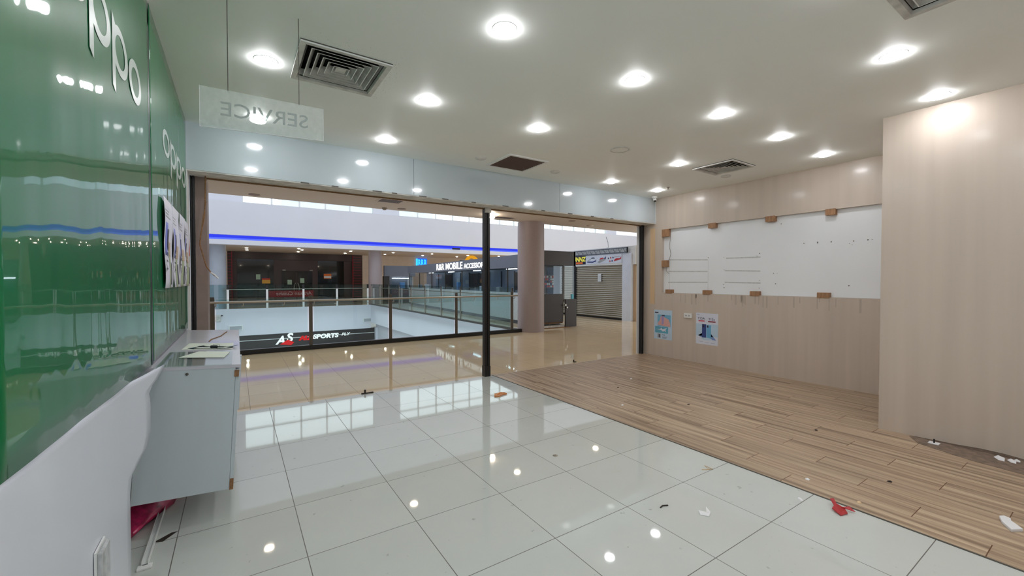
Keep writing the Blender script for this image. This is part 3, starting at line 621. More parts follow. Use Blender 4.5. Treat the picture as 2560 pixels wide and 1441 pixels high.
# posters
def P2(par, x, y0, y1, z0, z1, m, nm): return MB().box((x - .0006, min(y0, y1), z0), (x, max(y0, y1), z1), m).build(nm, par)
def ell(par, x, cy, cz, ry, rz, m, nm, n=18): return MB().poly([(x, cy + ry * math.cos(2 * math.pi * i / n), cz + rz * math.sin(2 * math.pi * i / n)) for i in range(n)], (.0004, 0, 0), m).build(nm, par)
pa = thing('wall_poster', 'pale blue poster with a hand, a phone and sea views, beside the shopfront', 'poster', (XR, 5.30, .335))
P2(pa, -.001, 0, -.405, 0, .565, 'poster_pale', 'sheet'); P2(pa, -.002, -.02, -.10, .50, .525, 'poster_ink', 'print_panel')
P2(pa, -.002, -.08, -.375, .25, .475, 'poster_sky', 'print_panel'); P2(pa, -.002, -.025, -.32, .12, .245, 'poster_sea', 'print_panel')
MB().poly([(-.0028, y, z) for y, z in ((-.08, .275), (-.10, .33), (-.13, .36), (-.15, .44), (-.19, .47), (-.22, .44), (-.26, .42), (-.33, .39), (-.36, .32), (-.37, .252), (-.20, .262))], (.0004, 0, 0), 'poster_skin').build('print_figure', pa)
MB().poly([(-.0034, y, z) for y, z in ((-.17, .455), (-.23, .44), (-.22, .30), (-.18, .28))], (.0004, 0, 0), 'lilac').build('print_phone', pa); P2(pa, -.0036, -.18, -.245, .45, .472, 'poster_ink', 'print_panel')
MB().poly([(-.0028, y, z) for y, z in ((-.05, .19), (-.14, .195), (-.17, .225), (-.19, .195), (-.29, .225), (-.26, .185), (-.28, .15), (-.24, .165), (-.20, .15), (-.17, .175))], (.0004, 0, 0), 'poster_white').build('print_figure', pa)
P2(pa, -.002, -.08, -.155, .025, .105, 'print_grey', 'print_panel'); P2(pa, -.0026, -.11, -.135, .03, .095, 'poster_ink', 'print_panel')
text('lettering', 'Y15s', .034, 'poster_ink', facing_minus_x(-.0022, -.185, .075), pa, ext=.0003, bold=.0008)
for k in range(3): P2(pa, -.002, -.19, -.30 + k * .01, .05 - k * .014, .055 - k * .014, 'poster_ink', 'text_line')
pbp = thing('wall_poster', 'white poster with two phones on blue steps and Y15A and Y15s lettering', 'poster', (XR, 4.405, .348))
P2(pbp, -.001, 0, -.41, 0, .55, 'poster_white', 'sheet'); P2(pbp, -.0018, 0, -.41, .145, .36, 'poster_pale', 'print_panel')
text('lettering', 'Y15A', .058, 'poster_ink', facing_minus_x(-.002, -.035, .435), pbp, ext=.0003, bold=.0006); text('lettering', 'Y15s', .058, 'poster_ink', facing_minus_x(-.002, -.235, .43), pbp, ext=.0003, bold=.0006)
text('lettering', 'vivo', .026, 'poster_ink', facing_minus_x(-.002, -.025, .515), pbp, ext=.0003, bold=.0004)
P2(pbp, -.002, -.05, -.165, .40, .42, 'poster_pink', 'print_panel'); P2(pbp, -.002, -.23, -.365, .395, .417, 'poster_maroon', 'print_panel')
MB().poly([(-.0024, -.04, .15), (-.0024, -.125, .115), (-.0024, -.125, .20)], (.0003, 0, 0), 'poster_step').build('print_steps', pbp); MB().poly([(-.0024, -.28, .20), (-.0024, -.38, .09), (-.0024, -.28, .095)], (.0003, 0, 0), 'poster_step').build('print_steps', pbp)
P2(pbp, -.0028, -.118, -.195, .12, .355, 'phone_blue', 'print_phone'); P2(pbp, -.0028, -.20, -.285, .11, .345, 'phone_cyan', 'print_phone'); P2(pbp, -.0034, -.13, -.16, .30, .345, 'leaf_dark', 'print_camera'); P2(pbp, -.0034, -.21, -.237, .30, .338, 'leaf_dark', 'print_camera')
ell(pbp, -.0036, -.205, .10, .10, .022, 'poster_pale', 'print_base')
for k in range(3): P2(pbp, -.002, -.06 - k * .11, -.14 - k * .11, .045 - k * .006, .05 - k * .006, 'print_grey', 'text_line')
sw = thing('data_socket', 'small white wall socket plate between the two posters', 'socket', (XR, 4.63, .79)); MB().box((-.028, -.155, 0), (0, 0, .085), 'white_metal').build('plate', sw, .004)
for a in (.03, .09): MB().box((-.030, -a - .03, .03), (-.028, -a, .055), 'print_grey').build('port', sw)
# torn skirting at the pillar
tn = thing('torn_skirting', 'torn brown skirting strip at the foot of the near laminate block', 'skirting', (5.31, 0, 0))
pts = [(1.20, .004), (1.05, .012), (.9, .018), (.75, .03), (.62, .03), (.5, .02), (.3, .03), (.1, .03), (-.3, .03), (-.3, .0022), (1.2, .0022)]
MB().poly([(-.004, y, z) for y, z in pts], (.0035, 0, 0), 'substrate').build('substrate', tn)
MB().poly([(-.03, 1.20, .0022), (-.20, 1.10, .0022), (-.24, 1.0, .0022), (-.33, .75, .0022), (-.36, .5, .0022), (-.40, .2, .0022), (-.42, -.3, .0022), (-.0045, -.3, .0022), (-.0045, 1.14, .0022)], (0, 0, .002), 'substrate').build('glue_residue', tn)
for i in range(9):
    y = .66 - i * .055 + random.uniform(-.02, .02); u = random.uniform(.5, 1.2); v = random.uniform(.0, .06)
    MB().poly([(-.02 - v, y, .005), (-.03 - v - .05 * u, y - .03 * u, .007), (-.02 - v - .06 * u, y - .06 * u, .006), (-.03 - v, y - .055 * u, .016 * u), (-.012 - v, y - .02 * u, .022 * u)], (.002, 0, .001), 'foam_yellow' if i in (3, 4) else 'foam_white').build('torn_shred', tn)
fc = thing('floor_clip', 'white square clip with a black pin by the torn skirting', 'clip', (5.22, 1.02, .005)); MB().box((-.035, -.035, 0), (.035, .035, .006), 'foam_white').build('plate', fc); MB().cyl((0, 0, .006), (0, 0, .04), .006, 'black_plastic', 10).build('pin', fc)

# ================================================================ FLOOR LITTER
def scrap(name, c, r, h, m, label, n=9, seed=0, asp=1, cat='litter', z=0.0):
    rnd = random.Random(seed); top = []; bot = []
    for i in range(n):
        a = 2 * math.pi * i / n; q = r * rnd.uniform(.5, 1.1); x = c[0] + q * math.cos(a) * asp; y = c[1] + q * math.sin(a)
        bot.append((x, y, z + .0006)); top.append((c[0] + (x - c[0]) * .7, c[1] + (y - c[1]) * .7, z + h * rnd.uniform(.4, 1)))
    ct = (c[0], c[1], z + h)
    o = MB().add(bot + top + [ct], [(i, (i + 1) % n, n + (i + 1) % n, n + i) for i in range(n)] + [(n + i, n + (i + 1) % n, 2 * n) for i in range(n)] + [tuple(range(n - 1, -1, -1))], m).build(name); return tag(o, label, cat)
rp = thing('red_scrap', 'torn bright red scrap on the tiles at the edge of the wood floor', 'litter', (3.19, 1.055, 0))
MB().poly([(-.06, -.035, .002), (.0, -.05, .003), (.04, -.02, .01), (.02, .02, .03), (-.035, .02, .015)], (0, 0, .006), 'red_paper').poly([(-.01, .015, .02), (.015, .005, .02), (.075, .05, .035), (.06, .065, .03)], (0, 0, .004), 'red_paper').poly([(.02, -.01, .02), (.045, -.075, .012), (.06, -.04, .025)], (0, 0, .004), 'red_paper').build('scrap', rp)
fo = thing('foam_piece', 'white foam bracket lying on the wood floor at the near right', 'foam', (3.86, .42, .002)); MB().poly([(.055, .052, 0), (.082, .036, 0), (.072, .008, 0), (.036, .002, 0), (-.040, -.052, 0), (-.105, -.015, 0), (-.02, .032, 0)], (0, 0, .018), 'foam_white').build('foam', fo, .003)
scrap('round_disc', (2.218, 2.70), .022, .012, 'steel', 'small round grey cap lying on the pale tiles', 14, 3)
tag(MB().tube([(2.27, 1.70, .004), (2.30, 1.705, .006), (2.335, 1.69, .004)], .004, 'debris_dark').build('twig'), 'thin dark twig-like strip on the pale tiles', 'litter')
tag(MB().poly([(2.41, 1.51, .001), (2.44, 1.47, .001), (2.49, 1.49, .002), (2.495, 1.525, .02), (2.46, 1.50, .008), (2.42, 1.53, .018)], (0, 0, .003), 'foam_white').build('paper_scrap'), 'small curled white scrap on the pale tiles', 'litter')
tag(MB().tube([(3.00, 1.87, .003), (3.05, 1.84, .003), (3.07, 1.89, .01), (3.08, 1.83, .003), (3.04, 1.85, .003)], .0025, 'plywood').build('rubber_band'), 'thin tan twisted band by the wood floor edge', 'litter')
scrap('paper_scrap', (3.14, 1.25), .02, .01, 'foam_white', 'tiny white flake on a tile joint near the wood floor', 7, 5)
og = thing('orange_wrapper', 'crumpled orange plastic wrapper on the tiles near the middle post', 'litter', (2.80, 4.52, 0)); MB().poly([(-.10, -.03, .001), (-.04, -.05, .002), (.03, -.02, .004), (.10, -.01, .002), (.09, .03, .01), (.02, .03, .02), (-.06, .04, .012)], (0, 0, .012), 'orange_plastic').build('film', og)
bs = thing('brown_bracket', 'brown bent bracket on the tiles near the shopfront line', 'litter', (1.41, 5.55, 0)); MB().box((-.075, -.012, 0), (.075, .012, .012), 'debris_dark').box((-.04, -.012, .012), (-.02, .012, .05), 'debris_dark').build('bracket', bs)
sb = thing('black_bracket', 'small black bracket lying just outside the shopfront', 'litter', (5.06, 5.63, 0)); MB().box((-.02, -.01, 0), (.04, .01, .01), 'black_plastic').box((-.02, -.01, 0), (-.008, .01, .045), 'black_plastic').build('bracket', sb)
scraps = [(3.779, 3.365, 'foam_white', 'white crumb on the wood floor near the tile edge'), (4.35, 3.95, 'debris_dark', 'dark crumb on the wood floor toward the shopfront'), (4.9, 4.2, 'foam_white', 'white crumb on the wood floor below the two-phone poster'), (4.45, 2.95, 'debris_dark', 'dark crumb amid the wood floor'), (4.72, 1.75, 'debris_dark', 'dark speck on the wood floor left of the laminate block'), (3.96, 1.0, 'debris_dark', 'flat black chip on the wood floor nearest the laminate block'), (3.42, 1.02, 'plywood', 'pale tan chip on the wood floor beside the red scrap'), (3.5, 1.35, 'foam_white', 'tiny white crumb on the near wood floor')]
for i, (x, y, m, lb) in enumerate(scraps): scrap('crumb', (x, y), .018, .008, m, lb, 6, 20 + i, 1.3, 'litter', .002)
tag(MB().poly([(-.40, 3.04, .0006), (-.36, 3.02, .0006), (-.30, 3.10, .0006), (-.33, 3.10, .0006)], (0, 0, .001), 'debris_dark').build('dirt_smear'), 'dark smear on the floor in front of the cabinet', 'stain')

# ================================================================ NEAR RAILING
def hook(mb, x, y, z, m='satin_steel'): mb.tube([(x, y, z - .015), (x, y, z - .06), (x - .01, y + .02, z - .075), (x - .02, y + .08, z - .075)], .008, m, 6)
nr = thing('glass_railing', 'near glass balustrade with flat metal posts along the walkway edge', 'railing', (0, 9.8, 0))
MB().box((-6, -.05, 0), (6.80, .06, .095), 'kerb_black').build('kerb', nr)
px = [-3.85, -2.13, -.39, 1.32, 3.03, 4.74, 6.46]
for x in px:
    MB().box((x - .035, -.02, .095), (x + .035, .0, 1.15), 'dark_steel').box((x - .02, .02, .095), (x + .04, .032, 1.12), 'satin_steel').box((x - .03, 0, .3), (x + .03, .02, .34), 'satin_steel').box((x - .03, 0, .95), (x + .03, .02, .99), 'satin_steel').build('post', nr)
for a, b in zip(px, px[1:]): MB().box((a + .06, .004, .11), (b - .06, .014, 1.10), 'rail_glass').build('glass_panel', nr)
MB().tube([(-6, -.07, 1.045), (6.62, -.07, 1.045)], .022, 'satin_steel', 10).build('handrail', nr)
for x in px:
    for d in (-.5, .5, .06):
        if x + d < 6.6: hk = MB(); hook(hk, x + d, -.07, 1.04); hk.build('rail_bracket', nr)
# side railing along X=6.8
sr = thing('glass_railing', 'glass balustrade running away along the right side of the void', 'railing', (6.82, 0, 0))
ys = [12.05 + 1.72 * k - 1.72 for k in range(10)]
MB().box((-.02, 10.0, 0), (.08, 26.0, .06), 'dark_steel').build('kerb', sr)
for y in ys: MB().box((.0, y - .03, .06), (.03, y + .03, 1.15), 'satin_steel').box((-.01, y - .02, 1.05), (.03, y + .02, 1.25), 'dark_steel').build('post', sr)
for a, b in zip(ys, ys[1:]): MB().box((.035, a + .04, .08), (.045, b - .04, 1.25), 'rail_glass').build('glass_panel', sr)
MB().tube([(.10, 10.3, 1.03), (.10, 25.9, 1.03)], .02, 'satin_steel', 8).build('handrail', sr)
# far railing
frl = thing('glass_railing', 'far glass balustrade in front of the dark brown shopfront', 'railing', (0, 26.05, 0))
fx = [-.37, 1.385, 3.15, 4.92, 6.68]
for x in fx: MB().box((x - .05, 0, 0), (x + .05, .03, 1.0), 'white_metal').box((x - .05, 0, 1.0), (x + .05, .04, 1.25), 'black_plastic').build('post', frl)
for a, b in zip([-3.9, -2.13] + fx, [-2.13] + fx): MB().box((a + .05, .02, .05), (b - .05, .03, 1.25), 'rail_glass').build('glass_panel', frl)
MB().tube([(-4, .12, 1.0), (6.7, .12, 1.0)], .02, 'satin_steel', 8).build('handrail', frl)

# columns
def column(x, y, r, z, m, lb): tag(MB().cyl((x, y, 0), (x, y, z), r, m, 40).build('round_column'), lb, 'column')
column(7.15, 9.83, .385, 3.15, 'column_paint', 'thick round grey-mauve column at the end of the near railing')
column(-.86, 26.5, .43, 3.3, 'column_grey', 'round pale grey column at the far left beyond the void')
column(7.25, 26.5, .40, 3.3, 'column_paint', 'round column at the far corner of the void')

# mall ceiling fittings
ml = make_downlight('lamp_mall', .07); ml['group'] = 'mall walkway downlights'
mp = [(.43, 8.25, 3.15, 'leftmost'), (3.02, 8.25, 3.15, 'second from the left'), (5.6, 8.25, 3.15, 'third from the left'), (8.2, 8.25, 3.15, 'fourth from the left'), (10.7, 8.25, 3.15, 'fifth from the left'), (-2.1, 8.25, 3.15, 'hidden far left')]
for i, (x, y, z, lb) in enumerate(mp):
    l = 'warm downlight over the near walkway, ' + lb
    if i == 0: ml.location = (x, y, z); ml['label'] = l
    else: copy_tree(ml, (x, y, z), l)
far = [(.5, 27.7, 'left pair front'), (.55, 29.5, 'left pair back'), (3.0, 26.6, 'second cluster front'), (3.29, 27.7, 'second cluster middle'), (3.3, 29.55, 'second cluster back'), (5.95, 27.15, 'third cluster front'), (6.1, 29.5, 'third cluster back'), (8.6, 27.15, 'fourth cluster front'), (8.65, 29.15, 'fourth cluster back'), (11.2, 26.9, 'fifth cluster front'), (11.35, 29.0, 'fifth cluster back'), (14.1, 27.2, 'sixth cluster front'), (14.1, 29.0, 'sixth cluster back'), (16.5, 26.8, 'seventh cluster')]
for x, y, lb in far: copy_tree(ml, (x, y, 3.3), 'warm downlight over the far walkway, %s' % lb)
gl = thing('globe_lamp', 'small bright round lamp beside the top of the middle post', 'lamp', (5.44, 9.15, 3.15)); MB().lathe([(.0, -.13), (.04, -.12), (.065, -.08), (.065, -.05), (.04, -.012), (0, 0)], 'lamp_mall', 20).build('bulb', gl)
for x, y, sx, sy, lb in ((2.72, 8.75, .26, .2, 'brown slot vent in the near walkway ceiling left of the middle post'), (5.95, 9.4, .3, .16, 'brown slot vent in the walkway ceiling right of the middle post')):
    v = thing('ceiling_vent', lb, 'air vent', (x, y, 3.15)); MB().box((-sx, -sy, -.012), (sx, sy, 0), 'mall_ceiling_paint').build('frame', v); MB().box((-sx + .04, -sy + .04, -.016), (sx - .04, sy - .04, -.012), 'slat_brown').build('slats', v)
sm = thing('smoke_detector', 'small brass detector under the near walkway ceiling', 'detector', (2.875, 9.7, 3.15)); MB().lathe([(.06, 0), (.06, -.02), (.03, -.05), (0, -.055)], 'steel', 20).build('head', sm)
sd2 = thing('smoke_detector', 'flat tan detector under the walkway ceiling right of the column', 'detector', (8.98, 9.3, 3.15)); MB().lathe([(.1, 0), (.1, -.03), (.05, -.05), (0, -.055)], 'mall_ceiling_paint', 20).build('head', sd2)
for x, y, lb in ((.31, 9.6, 'dead round light in the near walkway ceiling at the left'), (3.25, 9.6, 'dead round light in the near walkway ceiling by the detector'), (7.9, 8.9, 'dead round light in the near walkway ceiling past the column')):
    v = thing('dead_downlight', lb, 'downlight', (x, y, 3.15)); MB().cyl((0, 0, -.008), (0, 0, 0), .1, 'jamb_brown', 24).build('lens', v)

# ================================================================ FAR SHOPFRONT
Y0 = 31.3
bs2 = thing('brown_shopfront', 'dark brown closed shopfront with red lattice towers beyond the void', 'shopfront', (0, Y0, 0))
MB().box((-.45, 0, 2.95), (7.65, .3, 3.3), 'shop_brown').box((-.45, .12, 0), (7.65, .3, 2.95), 'shop_brown_panel').box((-.1, 0, 2.83), (7.05, .12, 2.95), 'shop_brown').build('wall_panel', bs2)
for x0, x1, z0, z1 in ((.05, 2.05, .1, 2.83), (2.5, 4.35, .1, 2.1), (4.7, 6.4, .1, 2.83)):
    MB().box((x0, .09, z0), (x1, .12, z1), 'shop_dark').build('window_pane', bs2)
for x in (2.62, 4.25): MB().box((x - .06, .04, 2.13), (x + .12, .09, 2.19), 'steel').build('door_hinge', bs2)
MB().box((3.35, .06, .1), (3.40, .09, 2.05), 'shop_brown').build('door_stile', bs2)
for s in (-1, 1):
    MB().tube([(3.38 + s * (.10 + .06 * math.cos((z - .95) * 6)), .03, z) for z in [.65 + i * .06 for i in range(12)]], .02, 'satin_steel', 6).build('door_handle', bs2)
for x0, x1 in ((-.43, -.20), (6.95, 7.6)):
    MB().box((x0, -.02, 0), (x1, .1, 3.28), 'shop_brown').build('tower', bs2)
    la = MB().box((x1 - .04 if x0 < 0 else x0, -.06, 0), (x1 if x0 < 0 else x0 + .06, -.02, 3.28), 'lattice_red')
    for k in range(17): la.box((x0, -.05, .1 + k * .19), (x1, -.02, .125 + k * .19), 'lattice_red')
    la.build('red_lattice', bs2)
for nm, x0, x1, z0, z1, m, lb in (('notice', 1.06, 1.30, 1.54, 1.87, 'notice_green', 'pale green notice taped to the left window'), ('notice', 2.84, 3.10, 1.2, 1.52, 'notice_green', 'pale notice left of the door handles'), ('notice', 3.60, 3.85, 1.30, 1.63, 'notice_green', 'pale notice right of the door handles'), ('notice', 1.39, 1.85, 1.28, 1.62, 'notice_yellow', 'yellow notice with a red heading'), ('notice', 5.07, 5.56, 1.60, 1.93, 'notice_orange', 'orange and white notice on the right window')):
    t = thing(nm, lb + ' of the far brown shopfront', 'notice', (x0, Y0 + .07, z0)); MB().box((0, 0, 0), (x1 - x0, .015, z1 - z0), m).build('sheet', t)
    if m == 'notice_yellow': MB().box((0, -.006, (z1 - z0) * .7), (x1 - x0, 0, z1 - z0), 'notice_red').build('heading', t)
    if m == 'notice_orange': MB().box((.02, -.006, .04), (x1 - x0 - .02, 0, .18), 'box_white').build('text_band', t)
bn = thing('sign_reflection', 'red sign reflection with reversed pale script, built as a panel behind the far balustrade', 'reflection', (1.7, 30.2, 0)); MB().box((0, 0, .42), (2.55, .03, .82), 'reflection_red').build('reflected_panel', bn); MB().box((0, .03, 0), (.05, .06, .82), 'dark_steel').box((2.5, .03, 0), (2.55, .06, .82), 'dark_steel').build('added_stand', bn)  # panel on an added stand imitates a sign mirrored in the far glass
text('lettering', 'Arabian Cuisine', .32, 'letter_mirrored', frame_mx((2.45, -.01, .54), (-1, 0, 0), (0, 0, 1)), bn, ext=.001, shear=.2)
struct(MB().box((7.65, 31.3, 0), (36, 31.5, 3.3), 'beige_wall').box((-9, 31.3, 0), (-.45, 31.5, 3.3), 'beige_wall').build('wall_far'), 'beige wall beside the brown shopfront')
bl = thing('neon_sign', 'glowing blue BBB sign high on the far beige wall', 'sign', (11.7, 31.2, 2.55))
MB().box((0, .02, -.12), (.12, .08, .62), 'neon_cyan').build('bar', bl)
for k in range(3): text('lettering', 'B', .82, 'neon_cyan', facing_minus_y(.14 + k * .24, .02, .0), bl, ext=.02, bold=.015, sx=.42)
MB().box((.1, .05, -.1), (.88, .08, .64), 'neon_blue').build('glow_panel', bl)
rgs = thing('ring_sign', 'yellow ring sign partly hidden above the kiosk lettering', 'sign', (14.13, 26.6, 2.70))
ri = MB(); n = 40; vs = []
for R_ in (.57, .36):
    for i in range(n): a = 2 * math.pi * i / n; vs.append((R_ * math.cos(a), 0, R_ * math.sin(a)))
ri.add(vs, [(i, (i + 1) % n, n + (i + 1) % n, n + i) for i in range(n)], 'ring_yellow'); r_ = ri.build('ring', rgs); s = r_.modifiers.new('solid', 'SOLIDIFY'); s.thickness = .1
MB().box((-.9, .08, -.3), (.9, .16, .22), 'black_plastic').build('backing', rgs); MB().tube([(0, .04, .55), (0, .04, .6)], .02, 'black_plastic', 6).build('hanger', rgs)

# ================================================================ KIOSK
A = Vector((7.78, 10.25, 0)); B = Vector((8.85, 25.1, 0)); dK = (B - A).normalized(); xK = -dK; nK = Vector((dK.y, -dK.x, 0)); LK = (B - A).length
KM = Matrix((xK, nK, Vector((0, 0, 1)))).transposed().to_4x4(); KM.translation = A   # local x runs towards the camera end, local y into the kiosk
ki = thing('accessories_kiosk', 'long grey glazed phone accessories kiosk behind the side railing', 'kiosk', (0, 0, 0)); ki.matrix_world = KM
KD = 1.25
MB().box((-LK, 0, 1.91), (0, .12, 2.34), 'kiosk_band').box((-LK, .12, 1.93), (0, KD, 1.97), 'kiosk_dark').build('fascia', ki)
MB().box((-LK, .06, .12), (-.05, .4, 1.05), 'kiosk_counter').box((-LK, .09, 0), (-.05, .4, .12), 'kiosk_dark').build('counter', ki)
MB().box((-LK, KD - .05, 0), (-.6, KD, 1.93), 'kiosk_inner').build('back_wall', ki)
for k in range(12): MB().box((-1.4 - k * 1.12, KD - .09, .2), (-1.36 - k * 1.12, KD - .05, 1.85), 'kiosk_dark').build('back_panel_seam', ki)
for k in (2, 5, 6, 9): MB().box((-1.36 - k * 1.12, KD - .08, 1.1), (-.3 - k * 1.12, KD - .05, 1.8), 'kiosk_grey_dark').build('back_panel', ki)
for k in range(7): MB().box((-2.16 - k * 2.1, .07, 1.05), (-.1 - k * 2.1, .08, 1.88), 'kiosk_glass').build('glass_panel', ki)
for k in range(8): MB().box((-.10 - k * 2.1, .06, 1.05), (-.07 - k * 2.1, .10, 1.91), 'dark_steel').build('mullion', ki)
for k in range(4): MB().box((-3.6 - k * 3.2, .8, 1.90), (-2.8 - k * 3.2, .83, 1.92), 'tube_white').build('tube_light', ki)
RSX = 1.45
text('lettering', 'R&R MOBILE', .43, 'letters_white', facing_minus_y(-9.54, -.01, 1.99), ki, ext=.006, bold=.006, sx=RSX)
text('lettering', 'ACCESSORIES', .29, 'letters_white', facing_minus_y(-5.95, -.01, 1.99), ki, ext=.006, bold=.006, sx=1.38)
nth = ['eighth', 'seventh', 'sixth', 'fifth', 'fourth', 'third', 'second', 'first']
for i, (u, hgt, wd_, m) in enumerate(((13.2, .2, .35, 'box_white'), (12.0, .22, .4, 'box_white'), (11.5, .22, .25, 'box_white'), (9.4, .12, .3, 'box_white'), (7.2, .36, .16, 'box_blue'), (4.7, .2, .12, 'box_white'), (4.2, .26, .2, 'box_white'), (3.2, .18, .25, 'print_grey'))):
    g = box('display_box', (0, 0, 0), (wd_, .14, hgt), m, bevel=.01); g.matrix_world = KM @ Matrix.Translation((-u, .15, 1.05)); tag(g, 'small product box on the kiosk counter, %s from the near end' % nth[i], 'box', 'boxes on the kiosk counter')
# near end of the kiosk (faces the camera)
ke = thing('kiosk_end', 'dark grey kiosk end with a half-height gate beside the thick column', 'kiosk', (7.78, 10.10, 0))
MB().box((0, -.02, 1.94), (1.30, .10, 2.39), 'kiosk_grey_dark').box((1.25, -.02, 1.94), (1.32, 1.2, 2.39), 'kiosk_grey_dark').build('fascia', ke)
MB().box((.02, 0, .17), (.83, .06, 1.05), 'kiosk_grey_dark').build('counter_front', ke); MB().box((.02, .05, .12), (.85, .4, .17), 'chipboard').box((.02, -.02, 0), (.86, .3, .07), 'dirty_white').box((-.1, -.12, 0), (1.0, .0, .012), 'chipboard').build('step', ke)
g = MB().box((.88, -.05, .0), (1.34, -.01, .88), 'kiosk_grey_dark').build('gate', ke); MB().cyl((.92, -.05, .62), (.92, -.09, .62), .025, 'satin_steel', 12).build('lock', g); MB().cyl((.86, -.05, .70), (.86, -.09, .70), .03, 'satin_steel', 12).build('lock', g)
MB().box((.83, 0, .8), (.88, .05, 1.94), 'dark_steel').build('post', ke); MB().box((.03, .02, 1.05), (.83, .03, 1.92), 'kiosk_glass').build('glass_panel', ke)
MB().box((.90, .02, .88), (1.30, .03, 1.94), 'clear_glass').build('glass_panel', ke)
MB().box((.0, .9, .2), (.42, .95, 1.93), 'kiosk_inner').box((.42, .9, .2), (.86, .95, 1.93), 'kiosk_dark').build('cupboard', ke)
rk = thing('sticker_rack', 'rack of many small colourful stickers inside the kiosk end', 'rack', (8.27, 10.72, 1.23)); MB().box((0, 0, 0), (.46, .03, .42), 'sign_grey').build('board', rk)
for i in range(6):
    for j in range(5): MB().box((.02 + i * .072, -.012, .02 + j * .078), (.075 + i * .072, 0, .075 + j * .078), random.choice(['box_white', 'notice_red', 'poster_pink', 'sign_blue', 'box_white', 'black_plastic'])).build('sticker_card', rk)
ccd = box('cyan_card', (8.92 + .04, 10.10, .882), (9.04, 10.13, 1.03), 'cyan_card'); tag(ccd, 'bright cyan card standing on the kiosk gate', 'card')
# corner shop behind
kc = thing('corner_booth', 'dark grey booth with a lit glass case at the far end of the kiosk', 'booth', (7.9, 26.75, 0))
MB().box((0, 0, 1.75), (2.05, .2, 2.42), 'kiosk_band').build('fascia', kc); MB().box((0, .1, 0), (.35, .4, 1.75), 'kiosk_grey_dark').box((.4, .6, 0), (2.05, .7, 1.75), 'kiosk_dark').build('wall_panel', kc)
MB().box((.4, .05, 0), (2.05, .5, .95), 'kiosk_dark').build('counter', kc); MB().box((.5, .1, .95), (1.95, .12, 1.7), 'kiosk_glass').build('glass_panel', kc); MB().box((.6, .3, 1.6), (1.7, .34, 1.64), 'tube_white').build('tube_light', kc)
tag(box('blue_tub', (9.0, 26.9, .951), (9.3, 27.15, 1.35), 'box_blue', bevel=.02), 'blue tub on the counter of the far corner booth', 'tub')

# ================================================================ SHUTTER SHOP
ss = thing('shutter_shop', 'closed toy shop with a grey roller shutter and a picture sign board', 'shop', (11.85, 0, 0))
sh = MB(); n = 27; zs = [.06 + (2.06 - .06) * i / (n * 4) for i in range(n * 4 + 1)]
for (a, b) in ((10.56, 13.05), (13.25, 16.6)):
    vs = []
    for i, z in enumerate(zs): dx = -.034 * abs(math.sin(math.pi * i / 4)); vs += [(dx, a, z), (dx, b, z)]
    sh = MB().add(vs, [(2 * i, 2 * i + 1, 2 * i + 3, 2 * i + 2) for i in range(len(zs) - 1)], 'shutter_metal', True); sh.box((-.02, a, 0), (.02, b, .06), 'black_metal').build('roller_shutter', ss)
MB().box((-.05, 13.05, 0), (.05, 13.25, 2.1), 'black_metal').build('shutter_post', ss)
MB().box((-.04, 10.15, 0), (.1, 10.56, 2.46), 'sign_white').build('pilaster', ss)
MB().box((0.02, 10.0, 2.05), (.25, 17, 2.72), 'white_paint').box((.1, 9.9, 0), (.5, 10.15, 2.72), 'tan_wall').box((.1, 10.15, 0), (.3, 17, 2.06), 'white_paint').box((.25, 9.9, 2.6), (3, 17, 2.72), 'white_paint').build('shell', ss)
MB().box((-.05, 10.56, 2.05), (.02, 16.6, 2.12), 'white_metal').build('shutter_box', ss)
tf = MB()
for z in (2.48, 2.645): tf.box((-.08, 10.28, z), (-.04, 13.15, z + .035), 'sign_grey')
for y in (10.28, 13.11): tf.box((-.08, y, 2.48), (-.04, y + .04, 2.68), 'black_metal')
for k in range(11):
    y = 10.40 + k * .245; tf.tube([(-.06, y, 2.51), (-.06, y + .10, 2.65)], .008, 'black_metal', 5).tube([(-.06, y, 2.51), (-.06, y - .1, 2.65)], .004, 'sign_grey', 5)
tf.build('sign_truss', ss)
sb_ = MB().box((-.06, 12.46, 2.13), (-.02, 13.6, 2.47), 'navy_sign').build('name_board', ss)
text('lettering', 'GUNNZ', .25, 'sign_yellow', frame_mx((-.07, 13.38, 2.25), (0, -1, 0), (0, 0, 1)), sb_, ext=.003, bold=.01, shear=.1, sx=1.0)
MB().box((-.066, 12.62, 2.14), (-.062, 13.02, 2.22), 'sign_orange').build('name_strip', sb_)
pbd = MB().box((-.06, 10.57, 2.12), (-.02, 12.45, 2.46), 'sign_white').build('picture_board', ss)
def shape(pts, m, nm='picture', x=-.064): return MB().poly([(x, y, z) for y, z in pts], (.003, 0, 0), m).build(nm, pbd)
shape([(12.36, 2.21), (12.32, 2.29), (12.20, 2.33), (12.12, 2.39), (11.97, 2.39), (11.88, 2.33), (11.85, 2.25), (12.0, 2.19)], 'sign_white', x=-.0625)
shape([(12.37, 2.19), (12.35, 2.235), (12.05, 2.22), (11.87, 2.27), (11.87, 2.22), (12.05, 2.17)], 'sign_blue'); shape([(12.16, 2.33), (12.10, 2.385), (11.97, 2.385), (11.93, 2.335)], 'sign_grey', x=-.066)
shape([(12.35, 2.24), (12.30, 2.28), (12.18, 2.33), (12.14, 2.30)], 'print_grey', x=-.0655)
shape([(11.80, 2.18), (11.68, 2.15), (11.40, 2.25), (11.34, 2.31), (11.62, 2.29)], 'print_grey'); shape([(11.70, 2.28), (11.62, 2.34), (11.48, 2.35), (11.45, 2.31)], 'sign_red', x=-.066); shape([(11.45, 2.30), (11.36, 2.40), (11.34, 2.31)], 'sign_blue', x=-.066)
